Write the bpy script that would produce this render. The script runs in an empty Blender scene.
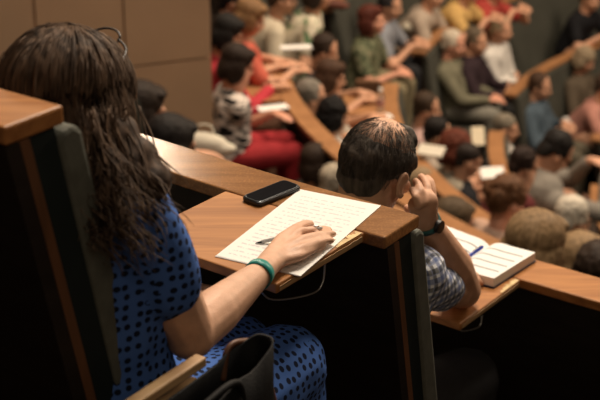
import bpy, bmesh, math, random
from math import sin, cos, pi, radians as R_, hypot, atan2
from mathutils import Vector as V, Matrix, noise, Euler, Quaternion
C = bpy.context.scene.collection
SC = bpy.context.scene
random.seed(7)

# ---------------------------------------------------------------- camera
FPX = 1350.0; PITCH = R_(23.2)
cam = bpy.data.objects.new('camera', bpy.data.cameras.new('camera')); C.objects.link(cam)
cam.location = (0, 0, 0); cam.rotation_euler = (pi/2 - PITCH, 0, 0)
cam.data.sensor_width = 36; cam.data.lens = FPX/600*36
cam.data.clip_end = 80; cam.data.clip_start = .05
cam.data.dof.use_dof = True; cam.data.dof.focus_distance = 2.62
cam.data.dof.aperture_fstop = 4.9
SC.camera = cam
# ---------------------------------------------------------------- light
SC.view_settings.view_transform = 'Standard'; SC.view_settings.look = 'None'
SC.view_settings.gamma = 1; SC.view_settings.use_curve_mapping = False
SC.view_settings.exposure = 0.0
w = bpy.data.worlds.new('world'); SC.world = w; w.use_nodes = True
w.node_tree.nodes['Background'].inputs[0].default_value = (1, .75, .52, 1)
w.node_tree.nodes['Background'].inputs[1].default_value = .035
def area(name, loc, target, size, power, col=(1, .80, .59)):
    l = bpy.data.lights.new(name, 'AREA'); l.energy = power; l.size = size; l.color = col
    o = bpy.data.objects.new(name, l); C.objects.link(o); o.location = loc
    o.rotation_euler = (V(target)-V(loc)).to_track_quat('-Z', 'Y').to_euler()
    return o
area('stage_light', (6.5, 10.5, 2.4), (1.5, 9.0, -3.5), 2.8, 590)
area('house_light', (1.2, 9.0, 5.2), (1.5, 10.0, -4), 2.2, 700)
area('aisle_light', (0.7, 4.1, 2.9), (0.1, 2.4, -1.1), 1.3, 200, (1, .86, .70))
area('ledge_sheen_light', (-1.5, 11.2, 1.9), (0.2, 4.0, -1.6), .6, 50)  # unseen lamp, placed so the near ledge mirrors it as a sheen
area('rear_fill', (1.2, -1.2, 2.2), (0.0, 2.2, -1.0), 1.6, 24)  # soft fill added behind to lift the woman's back and seat pads

# ---------------------------------------------------------------- helpers
def P(px, py, d):
    x = (px-300)/FPX*d; u = (200-py)/FPX*d
    return V((x, d*cos(PITCH)+u*sin(PITCH), -d*sin(PITCH)+u*cos(PITCH)))
def Z(px, py, z):
    q = P(px, py, 1.0); return q*(z/q.z)
def proj(p):
    d = p.y*cos(PITCH)-p.z*sin(PITCH); u = p.y*sin(PITCH)+p.z*cos(PITCH)
    return (round(300+FPX*p.x/d), round(200-FPX*u/d), round(d, 2))
def link(o, parent=None):
    C.objects.link(o)
    if parent is not None: o.parent = parent
    return o
def tag(o, label=None, cat=None, group=None, kind=None):
    if label: o['label'] = label
    if cat: o['category'] = cat
    if group: o['group'] = group
    if kind: o['kind'] = kind
    return o
def empty(name, loc, rz=0, label=None, cat=None, group=None):
    o = bpy.data.objects.new(name, None); o.empty_display_size = .1; link(o)
    o.location = loc; o.rotation_euler = (0, 0, rz)
    return tag(o, label, cat, group)
def obj(name, bm, m, parent=None, smooth=False, bevel=0, seg=2):
    me = bpy.data.meshes.new(name)
    bmesh.ops.recalc_face_normals(bm, faces=bm.faces)
    bm.to_mesh(me); bm.free()
    for p in me.polygons: p.use_smooth = smooth
    if m: me.materials.append(m)
    o = link(bpy.data.objects.new(name, me), parent)
    if bevel:
        b = o.modifiers.new('bevel', 'BEVEL'); b.width = bevel; b.segments = seg; b.limit_method = 'ANGLE'
    return o
def box(bm, lo, hi, M=None):
    vs = []
    for z in (lo[2], hi[2]):
        for x, y in ((lo[0], lo[1]), (hi[0], lo[1]), (hi[0], hi[1]), (lo[0], hi[1])):
            p = V((x, y, z)); vs.append(bm.verts.new(M @ p if M else p))
    a = vs
    for f in ((3, 2, 1, 0), (4, 5, 6, 7), (0, 1, 5, 4), (1, 2, 6, 5), (2, 3, 7, 6), (3, 0, 4, 7)):
        bm.faces.new([a[i] for i in f])
def prism(bm, pts, z0, z1):
    lo = [bm.verts.new((p[0], p[1], z0)) for p in pts]; hi = [bm.verts.new((p[0], p[1], z1)) for p in pts]
    n = len(pts)
    bm.faces.new(lo[::-1]); bm.faces.new(hi)
    for i in range(n): bm.faces.new((lo[i], lo[(i+1) % n], hi[(i+1) % n], hi[i]))
def tube(bm, pts, rad, n=8, closed=False):
    pts = [V(p) for p in pts]; rings = []
    rads = rad if isinstance(rad, (list, tuple)) else [rad]*len(pts)
    ref = V((0, 0, 1))
    for i, p in enumerate(pts):
        t = (pts[min(i+1, len(pts)-1)]-pts[max(i-1, 0)])
        if t.length < 1e-9: t = V((0, 0, 1))
        t.normalize()
        if abs(t.dot(ref)) > .95: ref = V((1, 0, 0)) if abs(t.x) < .9 else V((0, 1, 0))
        u = t.cross(ref).normalized(); v = t.cross(u).normalized(); ref = -v if ref.dot(-v) > 0 else v
        rings.append([bm.verts.new(p+(u*cos(2*pi*k/n)+v*sin(2*pi*k/n))*rads[i]) for k in range(n)])
        ref = t.cross(u).normalized()*-1
    for a, b in zip(rings, rings[1:]):
        best = min(range(n), key=lambda s: (a[0].co-b[s].co).length)
        for k in range(n):
            bm.faces.new((a[k], a[(k+1) % n], b[(k+1+best) % n], b[(k+best) % n]))
    bm.faces.new(rings[0][::-1]); bm.faces.new(rings[-1])
def smoothpath(pts, n=6):
    pts = [V(p) for p in pts]; out = []
    for i in range(len(pts)-1):
        p0 = pts[max(i-1, 0)]; p1 = pts[i]; p2 = pts[i+1]; p3 = pts[min(i+2, len(pts)-1)]
        for k in range(n):
            t = k/n
            out.append(.5*((2*p1)+(p2-p0)*t+(2*p0-5*p1+4*p2-p3)*t*t+(3*p1-p0-3*p2+p3)*t**3))
    return out+[pts[-1]]
# ---- blobs: tapered capsules and ellipsoids fused into one continuous skin
SPH = {}
def sphere_data(sub):
    if sub not in SPH:
        b = bmesh.new(); bmesh.ops.create_icosphere(b, subdivisions=sub, radius=1)
        b.verts.ensure_lookup_table()
        SPH[sub] = ([v.co.copy() for v in b.verts], [[v.index for v in f.verts] for f in b.faces]); b.free()
    return SPH[sub]
def cap(a, ra, b, rb): return ('c', V(a), ra, V(b), rb)
def ell(c, r, M=None): return ('e', V(c), V(r) if not isinstance(r, (int, float)) else V((r, r, r)), M)
def xf(caps, M):
    out = []; q = M.to_3x3()
    for c in caps:
        if c[0] == 'c': out.append(('c', M @ c[1], c[2], M @ c[3], c[4]))
        else: out.append(('e', M @ c[1], c[2], q @ (c[3] or Matrix.Identity(3))))
    return out
def blob_mesh(caps, voxel, smooth=4, name='m'):
    vs = []; fs = []
    def add(co, fa):
        n = len(vs); vs.extend(co); fs.extend([[i+n for i in f] for f in fa])
    for c in caps:
        if c[0] == 'e':
            co, fa = sphere_data(3); q = c[3] or Matrix.Identity(3)
            add([c[1]+q @ V((p.x*c[2].x, p.y*c[2].y, p.z*c[2].z)) for p in co], fa)
        else:
            _, a, ra, b, rb = c
            co, fa = sphere_data(2)
            add([a+p*ra for p in co], fa); add([b+p*rb for p in co], fa)
            d = b-a
            if d.length > 1e-5:
                t = d.normalized(); u = t.orthogonal().normalized(); v = t.cross(u)
                n = 14; ring = []
                for cc, rr in ((a, ra), (b, rb)):
                    ring += [cc+(u*cos(2*pi*k/n)+v*sin(2*pi*k/n))*rr for k in range(n)]
                add(ring, [[k, (k+1) % n, n+(k+1) % n, n+k] for k in range(n)]+[list(range(n))[::-1], list(range(n, 2*n))])
    me = bpy.data.meshes.new(name); me.from_pydata([tuple(v) for v in vs], [], fs)
    o = bpy.data.objects.new(name, me); C.objects.link(o)
    m = o.modifiers.new('r', 'REMESH'); m.mode = 'VOXEL'; m.voxel_size = voxel; m.use_smooth_shade = True
    if smooth:
        s = o.modifiers.new('s', 'SMOOTH'); s.iterations = smooth; s.factor = .5
    dg = bpy.context.evaluated_depsgraph_get(); dg.update()
    res = bpy.data.meshes.new_from_object(o.evaluated_get(dg))
    bpy.data.objects.remove(o); bpy.data.meshes.remove(me)
    res.name = name
    for p in res.polygons: p.use_smooth = True
    return res
def blob(name, caps, voxel, m, parent=None, smooth=4, disp=0, dscale=20, uvcaps=None):
    me = blob_mesh(caps, voxel, smooth, name)
    if disp:
        nn = [(v.co.copy(), v.normal.copy()) for v in me.vertices]
        me.vertices.foreach_set('co', [x for c, n in nn for x in c+n*disp*noise.noise(c*dscale)]); me.update()
    if uvcaps:
        wrap_uv(me, uvcaps)
    me.materials.append(m)
    return link(bpy.data.objects.new(name, me), parent)
def wrap_uv(me, caps):
    """cloth coordinates in metres, laid on from the six sides"""
    uv = me.uv_layers.new(name='UVMap').data
    for p in me.polygons:
        n = p.normal; ax = max(range(3), key=lambda i: abs(n[i])-(.12 if i == 2 else 0)); i, j = ((1, 2), (0, 2), (0, 1))[ax]
        for li in p.loop_indices:
            c = me.vertices[me.loops[li].vertex_index].co; uv[li].uv = (c[i]+ax*.377, c[j])
# ---------------------------------------------------------------- materials
MC = {}
def nt(name, rough=.6, spec=.3):
    m = bpy.data.materials.new(name); m.use_nodes = True; n = m.node_tree.nodes; b = n['Principled BSDF']
    b.inputs['Roughness'].default_value = rough; b.inputs['Specular IOR Level'].default_value = spec
    return m, n, m.node_tree.links, b
def ramp(n, stops):
    r = n.new('ShaderNodeValToRGB'); e = r.color_ramp.elements
    while len(e) < len(stops): e.new(.5)
    for i, (p, c) in enumerate(stops): e[i].position = p; e[i].color = (*c, 1)
    return r
def plain(col, rough=.7, spec=.25, var=.12, scale=9.0, bump=0.0, bscale=300, metal=0):
    key = ('p', tuple(col), rough, spec, var, scale, bump, metal)
    if key in MC: return MC[key]
    m, n, l, b = nt('surface', rough, spec)
    tc = n.new('ShaderNodeTexCoord'); no = n.new('ShaderNodeTexNoise'); no.inputs['Scale'].default_value = scale; no.inputs['Detail'].default_value = 4
    l.new(tc.outputs['Object'], no.inputs['Vector'])
    r = ramp(n, [(.3, [c*(1-var) for c in col]), (.7, [min(1, c*(1+var)) for c in col])])
    l.new(no.outputs['Fac'], r.inputs[0]); l.new(r.outputs[0], b.inputs['Base Color'])
    b.inputs['Metallic'].default_value = metal
    if bump:
        n2 = n.new('ShaderNodeTexNoise'); n2.inputs['Scale'].default_value = bscale; bp = n.new('ShaderNodeBump'); bp.inputs['Strength'].default_value = bump; bp.inputs['Distance'].default_value = .002
        l.new(tc.outputs['Object'], n2.inputs['Vector']); l.new(n2.outputs['Fac'], bp.inputs['Height']); l.new(bp.outputs[0], b.inputs['Normal'])
    MC[key] = m; return m
def wood(c1, c2, rough=.35, stretch=(3, 40, 40), rot=0, speck=0, spec=.5):
    m, n, l, b = nt('wood', rough, spec)
    tc = n.new('ShaderNodeTexCoord'); mp = n.new('ShaderNodeMapping'); mp.inputs['Scale'].default_value = stretch; mp.inputs['Rotation'].default_value = (0, 0, rot)
    l.new(tc.outputs['Object'], mp.inputs[0])
    no = n.new('ShaderNodeTexNoise'); no.inputs['Scale'].default_value = 1; no.inputs['Detail'].default_value = 8; no.inputs['Distortion'].default_value = .8
    l.new(mp.outputs[0], no.inputs['Vector'])
    r = ramp(n, [(.3, c1), (.72, c2)]); l.new(no.outputs['Fac'], r.inputs[0])
    out = r.outputs[0]
    if speck:
        sp = n.new('ShaderNodeTexNoise'); sp.inputs['Scale'].default_value = 190; sp.inputs['Detail'].default_value = 3
        l.new(tc.outputs['Object'], sp.inputs['Vector'])
        rs = ramp(n, [(.5, (.72, .72, .72)), (.66, (1.5, 1.5, 1.45))]); l.new(sp.outputs['Fac'], rs.inputs[0])
        mx = n.new('ShaderNodeMix'); mx.data_type = 'RGBA'; mx.blend_type = 'MULTIPLY'; mx.inputs[0].default_value = speck
        l.new(out, mx.inputs[6]); l.new(rs.outputs[0], mx.inputs[7]); out = mx.outputs[2]
        bp = n.new('ShaderNodeBump'); bp.inputs['Strength'].default_value = .25; bp.inputs['Distance'].default_value = .001
        l.new(sp.outputs['Fac'], bp.inputs['Height']); l.new(bp.outputs[0], b.inputs['Normal'])
    l.new(out, b.inputs['Base Color'])
    return m
ROT = R_(-34.7)
M = dict(
    desk=wood((.28, .11, .034), (.46, .20, .064), .45, (3, 38, 38), -ROT, 0, .25),
    ledge=wood((.21, .095, .036), (.33, .155, .060), .20, (5, 45, 45), -ROT, .35),
    ply=wood((.36, .20, .09), (.58, .38, .19), .55, (6, 6, 220)),
    worn=plain((.62, .46, .24), .6, .2, .25, 60),
    dledge=wood((.26, .12, .05), (.38, .185, .08), .4, (8, 8, 30)),
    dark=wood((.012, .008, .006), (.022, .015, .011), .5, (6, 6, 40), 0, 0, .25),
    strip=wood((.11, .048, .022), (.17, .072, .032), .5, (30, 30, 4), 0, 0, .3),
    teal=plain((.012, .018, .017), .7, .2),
    pad=plain((.11, .112, .09), .75, .3, .15, 40, .4, 700),
    fpad=plain((.055, .054, .043), .85, .2, .15, 4),
    floor=plain((.045, .03, .022), .7, .3),
    brownbox=wood((.13, .06, .03), (.2, .1, .05), .55, (20, 20, 4)),
    black=plain((.008, .008, .009), .45, .5),
    skin=plain((.56, .30, .19), .55, .35, .1, 14),
    fskin=plain((.58, .32, .20), .5, .4, .12, 30, .25, 500),
    wskin=plain((.62, .36, .235), .48, .4, .10, 40, .35, 420),
    pink=plain((.62, .30, .20), .55, .35, .1, 14),
    eye=plain((.02, .015, .012), .2, .5),
    metal=plain((.45, .44, .42), .3, .5, .05, 9, 0, 300, 1.0),
)
def cloth(col, var=.15): return plain(col, .85, .15, var, 14, .3, 500)
def hairm(col, col2=None):
    key = ('h', tuple(col), tuple(col2 or ()))
    if key in MC: return MC[key]
    m, n, l, b = nt('hair', .62, .16)
    tc = n.new('ShaderNodeTexCoord'); mp = n.new('ShaderNodeMapping'); mp.inputs['Scale'].default_value = (60, 60, 7)
    l.new(tc.outputs['Object'], mp.inputs[0]); no = n.new('ShaderNodeTexNoise'); no.inputs['Scale'].default_value = 1.3; no.inputs['Detail'].default_value = 5
    l.new(mp.outputs[0], no.inputs['Vector'])
    c2 = col2 or [min(1, c*1.4+.004) for c in col]
    r = ramp(n, [(.35, [c*.72 for c in col]), (.7, c2)]); l.new(no.outputs['Fac'], r.inputs[0]); l.new(r.outputs[0], b.inputs['Base Color'])
    bp = n.new('ShaderNodeBump'); bp.inputs['Strength'].default_value = .35; bp.inputs['Distance'].default_value = .003
    l.new(no.outputs['Fac'], bp.inputs['Height']); l.new(bp.outputs[0], b.inputs['Normal'])
    MC[key] = m; return m
def dots(base, spot, scale=46.0, thr=.30):
    m, n, l, b = nt('spotted_cloth', .85, .15)
    uv = n.new('ShaderNodeUVMap'); vo = n.new('ShaderNodeTexVoronoi'); vo.voronoi_dimensions = '2D'; vo.inputs['Scale'].default_value = scale; vo.inputs['Randomness'].default_value = .42
    l.new(uv.outputs[0], vo.inputs['Vector'])
    r = ramp(n, [(thr, spot), (thr+.05, base)]); l.new(vo.outputs['Distance'], r.inputs[0]); l.new(r.outputs[0], b.inputs['Base Color'])
    return m
def plaid():
    m, n, l, b = nt('plaid_cloth', .85, .15)
    uv = n.new('ShaderNodeUVMap'); prev = None
    for (ax, sc, ph, wid, col) in (('X', 24, .1, .28, (.10, .15, .34)), ('Y', 24, .1, .28, (.10, .15, .34)), ('X', 24, .62, .22, (.02, .02, .022)), ('Y', 24, .62, .30, (.015, .015, .017)), ('X', 48, .3, .12, (.3, .34, .5)), ('Y', 48, .3, .12, (.3, .34, .5))):
        s = n.new('ShaderNodeSeparateXYZ'); l.new(uv.outputs[0], s.inputs[0])
        mu = n.new('ShaderNodeMath'); mu.operation = 'MULTIPLY_ADD'; mu.inputs[1].default_value = sc; mu.inputs[2].default_value = ph+50
        l.new(s.outputs[ax], mu.inputs[0]); fr = n.new('ShaderNodeMath'); fr.operation = 'FRACT'; l.new(mu.outputs[0], fr.inputs[0])
        lt = n.new('ShaderNodeMath'); lt.operation = 'LESS_THAN'; lt.inputs[1].default_value = wid; l.new(fr.outputs[0], lt.inputs[0])
        hf = n.new('ShaderNodeMath'); hf.operation = 'MULTIPLY'; hf.inputs[1].default_value = .72; l.new(lt.outputs[0], hf.inputs[0])
        mx = n.new('ShaderNodeMix'); mx.data_type = 'RGBA'; l.new(hf.outputs[0], mx.inputs[0]); mx.inputs[7].default_value = (*col, 1)
        if prev: l.new(prev, mx.inputs[6])
        else: mx.inputs[6].default_value = (.78, .79, .82, 1)
        prev = mx.outputs[2]
    l.new(prev, b.inputs['Base Color']); return m
def blotch(c1, c2, c3, scale=14, sharp=.04, bands=False):
    m, n, l, b = nt('patterned_cloth', .85, .15)
    tc = n.new('ShaderNodeTexCoord'); mp = n.new('ShaderNodeMapping'); mp.inputs['Scale'].default_value = (.6, .6, 2.2) if bands else (1, 1, 1)
    l.new(tc.outputs['Object'], mp.inputs[0]); no = n.new('ShaderNodeTexNoise'); no.inputs['Scale'].default_value = scale; no.inputs['Detail'].default_value = 1
    l.new(mp.outputs[0], no.inputs['Vector'])
    r = ramp(n, [(.44-sharp, c1), (.44, c2), (.56, c2), (.56+sharp, c3)]); l.new(no.outputs['Fac'], r.inputs[0]); l.new(r.outputs[0], b.inputs['Base Color'])
    return m
def lined(scale_v, ink, dens, paper=(.80, .78, .74), thick=.25, words=60):
    """ruled or written lines across UV.v; the words break the line"""
    m, n, l, b = nt('written_paper', .7, .2)
    uv = n.new('ShaderNodeUVMap'); s = n.new('ShaderNodeSeparateXYZ'); l.new(uv.outputs[0], s.inputs[0])
    mu = n.new('ShaderNodeMath'); mu.operation = 'MULTIPLY'; mu.inputs[1].default_value = scale_v; l.new(s.outputs['Y'], mu.inputs[0])
    fr = n.new('ShaderNodeMath'); fr.operation = 'FRACT'; l.new(mu.outputs[0], fr.inputs[0])
    lt = n.new('ShaderNodeMath'); lt.operation = 'LESS_THAN'; lt.inputs[1].default_value = thick; l.new(fr.outputs[0], lt.inputs[0])
    mp = n.new('ShaderNodeMapping'); mp.inputs['Scale'].default_value = (words, scale_v*1.0, 1); l.new(uv.outputs[0], mp.inputs[0])
    no = n.new('ShaderNodeTexNoise'); no.noise_dimensions = '2D'; no.inputs['Scale'].default_value = 1; no.inputs['Detail'].default_value = 2; l.new(mp.outputs[0], no.inputs['Vector'])
    gt = n.new('ShaderNodeMath'); gt.operation = 'GREATER_THAN'; gt.inputs[1].default_value = dens; l.new(no.outputs['Fac'], gt.inputs[0])
    a = n.new('ShaderNodeMath'); a.operation = 'MULTIPLY'; l.new(lt.outputs[0], a.inputs[0]); l.new(gt.outputs[0], a.inputs[1])
    # margins
    for ax, lo, hi in (('X', .09, .91), ('Y', .05, .95)):
        g1 = n.new('ShaderNodeMath'); g1.operation = 'GREATER_THAN'; g1.inputs[1].default_value = lo; l.new(s.outputs[ax], g1.inputs[0])
        g2 = n.new('ShaderNodeMath'); g2.operation = 'LESS_THAN'; g2.inputs[1].default_value = hi; l.new(s.outputs[ax], g2.inputs[0])
        for g in (g1, g2):
            mm = n.new('ShaderNodeMath'); mm.operation = 'MULTIPLY'; l.new(a.outputs[0], mm.inputs[0]); l.new(g.outputs[0], mm.inputs[1]); a = mm
    mx = n.new('ShaderNodeMix'); mx.data_type = 'RGBA'; l.new(a.outputs[0], mx.inputs[0]); mx.inputs[6].default_value = (*paper, 1); mx.inputs[7].default_value = (*ink, 1)
    l.new(mx.outputs[2], b.inputs['Base Color']); return m

# ---------------------------------------------------------------- the hall: two curved blocks of stepped rows
def zz(b, k): return b['z0']-b['h']*k-(.013 if k == -1 else 0)
NB = dict(O=V((5.621, 9.99, 0)), rho=9.342, a=.886, h=.487, z0=-1.076)
FB = dict(O=V((6.995, 10.248, 0)), rho=10.112, a=.78, h=.487, z0=-1.3)
def rr(b, k): return b['rho']-b['a']*k
def zfloor(b, s): return zz(b, s)-.75
def at(b, r, deg, z): return V((b['O'].x+r*cos(R_(deg)), b['O'].y+r*sin(R_(deg)), z))
def face_in(deg): return R_(deg)+pi/2          # rotation that turns local +y to the stage
NEND = {-1: 226, 0: 224, 1: 228.5, 2: 224, 3: 218, 4: 182.7, 5: 172.3, 6: 168, 7: 165, 8: 162, 9: 160}
FEND = {2: 177, 3: 174.5, 4: 165.6, 5: 161.3, 6: 155.8, 7: 151.0, 8: 147, 9: 143}
# floor
bm = bmesh.new()
def tread(b, s, d0, d1):
    ro = rr(b, s-1)-.15; ri = rr(b, s)-.15; z = zfloor(b, s); n = max(2, int((d1-d0)/3)); rows = []
    for i in range(n+1):
        d = d0+(d1-d0)*i/n
        rows.append([bm.verts.new(at(b, ro, d, z+b['h'])), bm.verts.new(at(b, ro, d, z)), bm.verts.new(at(b, ri, d, z))])
    for p, q in zip(rows, rows[1:]):
        bm.faces.new((p[0], q[0], q[1], p[1])); bm.faces.new((p[1], q[1], q[2], p[2]))
    return rows[0], rows[-1]
def quad(*p): bm.faces.new([bm.verts.new(v) for v in p])
for s in range(-2, 10):
    d0 = NEND.get(s, 218) if s >= 4 else 203
    e0, _ = tread(NB, s, d0-3, 275 if s < 4 else 245)
    if s >= 3:
        _, f1 = tread(FB, s, 88, FEND[s]+3)
        if s >= 4:
            quad(e0[1].co, e0[2].co, f1[2].co, f1[1].co); quad(e0[0].co, e0[1].co, f1[1].co, f1[0].co)
prism(bm, [(-3, 3), (14, 3), (14, 20), (-3, 20)], -6.9, -6.5)
tag(obj('floor', bm, M['floor']), 'dark stepped floor under the curved rows of seats', 'floor', kind='structure')
# left wall: brown panels with dark joints
wallm = plain((.50, .315, .19), .62, .3, .05, 3)
A = V((-.505, 7.38, 0)); WD = V((-.925, -.38, 0)).normalized(); WN = V((WD.y, -WD.x, 0))
if WN.y > 0: WN = -WN
bm = bmesh.new(); pw = .515; xs = [0]
zs = [(-5.5, -3.72), (-3.71, -2.285), (-2.275, -1.15)]
xs = [0.0, .50, .985, 1.47, 1.96, 2.45, 2.94]
for x0, x1 in zip(xs, xs[1:]):
    for z0, z1 in zs:
        Mx = Matrix.Translation(A) @ Matrix(((WD.x, WN.x, 0, 0), (WD.y, WN.y, 0, 0), (0, 0, 1, 0), (0, 0, 0, 1)))
        box(bm, (x0+(.007 if x0 else 0), -.03, z0), (x1-.007, 0, z1), Mx)
box(bm, (0.004, -.25, -5.5), (3, -.028, -1.15), Mx)
tag(obj('wall_left', bm, wallm), 'brown panelled side wall with dark joints', 'wall', kind='structure')
# far wall behind the upper rows
bm = bmesh.new()
for i in range(30):
    d = 95+i*3; a_, b_ = at(FB, 10.9, d, 0), at(FB, 10.9, d+2.96, 0); c_, e_ = at(FB, 11.1, d+2.96, 0), at(FB, 11.1, d, 0)
    prism(bm, [a_, b_, c_, e_], -4, 2.6)
tag(obj('wall_back', bm, wallm), 'brown panelled wall behind the far rows', 'wall', kind='structure')

def sweep(bm, b, k, prof, d0, d1, step=1.5):
    n = max(2, int(abs(d1-d0)/step)); rings = []
    for i in range(n+1):
        d = d0+(d1-d0)*i/n
        rings.append([bm.verts.new(at(b, rr(b, k)-u, d, zz(b, k)+z)) for u, z in prof])
    m = len(prof)
    for p, q in zip(rings, rings[1:]):
        for i in range(m): bm.faces.new((p[i], p[(i+1) % m], q[(i+1) % m], q[i]))
    bm.faces.new(rings[0]); bm.faces.new(rings[-1][::-1])
def lean(u0, u1, ztop, zbot, t=.2): return [(u0, ztop), (u1, ztop), (u1+t*(ztop-zbot), zbot), (u0+t*(ztop-zbot), zbot)]
PADPROF = [(.04, -.05), (.05, -.036), (.072, -.033), (.088, -.045), (.092, -.07), (.245, -.80), (.185, -.80)]
def worldchild(o, root):
    bpy.context.view_layer.update(); o.parent = root; o.matrix_parent_inverse = root.matrix_world.inverted(); return o
def bench(b, k, d0, d1, label, fore=False, ledge=True):
    mid = (d0+d1)/2
    root = empty('bench_row', at(b, rr(b, k)-.15, mid, zfloor(b, k+1)), 0, label, 'bench', 'curved bench rows of the lecture hall')
    inv = Matrix.Translation(-root.location)
    def part(name, prof, m, bev=0, e0=0, e1=0):
        bm = bmesh.new(); sweep(bm, b, k, prof, d0+e0, d1+e1); bmesh.ops.transform(bm, matrix=inv, verts=bm.verts)
        return obj(name, bm, m, root, smooth=False, bevel=bev)
    lw = .054 if k < 0 else .065
    if ledge: part('ledge', [(-lw, -.027), (-lw, 0), (lw, 0), (lw, -.027)], M['ledge' if fore == 2 else 'desk' if fore else 'dledge'], .004 if fore else 0)
    q = .05 if fore else 0
    if fore:
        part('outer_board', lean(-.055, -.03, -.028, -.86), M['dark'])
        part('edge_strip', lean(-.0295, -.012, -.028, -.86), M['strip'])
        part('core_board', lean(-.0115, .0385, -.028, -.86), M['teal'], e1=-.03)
        part('backrest_pad', PADPROF, M['pad'], .008)
    else:
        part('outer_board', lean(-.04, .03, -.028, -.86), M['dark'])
        part('backrest_pad', PADPROF, M['fpad'])
    part('seat', [(.25, -.87), (.25, -.79), (.62, -.78), (.65, -.81), (.64, -.87)], M['pad' if fore else 'fpad'])
    part('seat_base', [(.2, -1.235), (.2, -.871), (.34, -.871), (.34, -1.235)], M['dark'])
    return root
def tablet(root, b, k, dc, wd, dep, m, bracket=1.0, th=.02, gap=.002):
    """folding writing board on the outer side of a ledge"""
    c = at(b, rr(b, k)+.065+gap, dc, zz(b, k)) - root.location
    f = V((-cos(R_(dc)), -sin(R_(dc)), 0)); r = V((-sin(R_(dc)), cos(R_(dc)), 0)); bm = bmesh.new()
    prism(bm, [c-r*wd/2, c+r*wd/2, c+r*wd/2-f*dep, c-r*wd/2-f*dep], c.z-th, c.z)
    t = obj('writing_tablet', bm, m, root, bevel=.003 if bracket else 0)
    if bracket:
        bm = bmesh.new(); z = V((0, 0, c.z-th-.003)); c2 = V((c.x, c.y, 0))
        pts = [c2-f*dep*.85-r*.02+z, c2-f*dep*.93+r*.11+z+V((0, 0, -.01)), c2-f*dep*.86+r*.135+z+V((0, 0, -.035)), c2-f*dep*.55+r*.16+z+V((0, 0, -.05)), c2-f*dep*.45+r*.165+z+V((0, 0, -.035)), c2-f*dep*.40+r*.16+z]
        cen = pts[2]+V((0, 0, .03)); pts = [cen+(p-cen)*bracket for p in pts]
        tube(bm, smoothpath(pts), .002, 6); w_ = obj('wire_bracket', bm, M['metal'], t, True); tag(w_, 'thin bent metal wire under the board')
    return t
BR = {}
BR['own'] = bench(NB, -1, 224.5, 234.27, 'wooden topped seat back with dark end panel directly behind the woman in blue', 1)
BR[0] = bench(NB, 0, 223.5, 234.52, 'seat back with worn shiny wooden ledge carrying the black phone, behind the balding man', 2)
BR[1] = bench(NB, 1, 228.5, 247, 'bench back with wooden ledge in front of the balding man, under the open book', 1)
nr = {2: (224, 245, 'mostly hidden bench row right behind the big bob haired head, below the book'),
      3: (218, 240, 'mostly hidden bench row between the blonde bob and the reddish updo heads'),
      4: (182.7, 226, 'bench row whose curved wooden ledge passes in front of the striped woman'),
      5: (172.3, 224, 'bench row whose ledge starts by the plastic bottle and runs behind the reddish updo'),
      6: (168, 218, 'bench row in front of the redhead, its ledge end under the small cream paper'),
      7: (165, 214, 'bench row in the hollow in front of the big grey shirted back')}
for k, (d0, d1, lab) in nr.items():
    BR[k] = bench(NB, k, d0, d1, lab)
BR['wallseat'] = bench(NB, 2, 205.5, 211.5, 'bench piece by the brown wall behind the two dark haired heads', 0)
fr = {3: (112, 174.5, 'topmost far bench row behind the cream dressed and beige shirted people'),
      4: (112, 165.6, 'far bench row above the person in green camouflage, ledge ending beside the green printed dress'),
      5: (108, 161.3, 'far bench row behind the white haired man in olive jacket'),
      6: (104, 155.8, 'far bench row whose long empty ledge sweeps up to the right edge of the photo'),
      7: (100, 151.0, 'far bench row with desk in front of the person in denim jacket')}
for k, (d0, d1, lab) in fr.items(): BR['f%d' % k] = bench(FB, k, d0, d1, lab)
# brown end panels by the aisle
for key, b, k, d in ((4, NB, 4, 182.0), (5, NB, 5, 171.3)):
    root = BR[key]; bm = bmesh.new()
    f = V((-cos(R_(d)), -sin(R_(d)), 0)); c = at(b, rr(b, k), d, zz(b, k))-root.location; r = V((-sin(R_(d)), cos(R_(d)), 0))
    prism(bm, [c-f*.30-r*.02, c-f*.10-r*.02, c-f*.10+r*.03, c-f*.30+r*.03], c.z-.74, c.z-.01)
    obj('end_panel', bm, M['brownbox'], root, bevel=.006)
# foreground writing boards
TAB = tablet(BR[0], NB, 0, 233.2, .345, .275, M['desk'])
MTAB = tablet(BR[1], NB, 1, 232.65, .30, .30, M['desk'], .5)
# a neighbouring board folded down under the ledge
bm = bmesh.new(); sweep(bm, NB, 0, [(-.070, -.052), (-.090, -.052), (-.060, -.30), (-.040, -.30)], 227.4, 230.55); bmesh.ops.transform(bm, matrix=Matrix.Translation(-BR[0].location), verts=bm.verts)
tag(obj('folded_board', bm, M['desk'], BR[0], bevel=.002), 'writing board folded down below the ledge')
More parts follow.
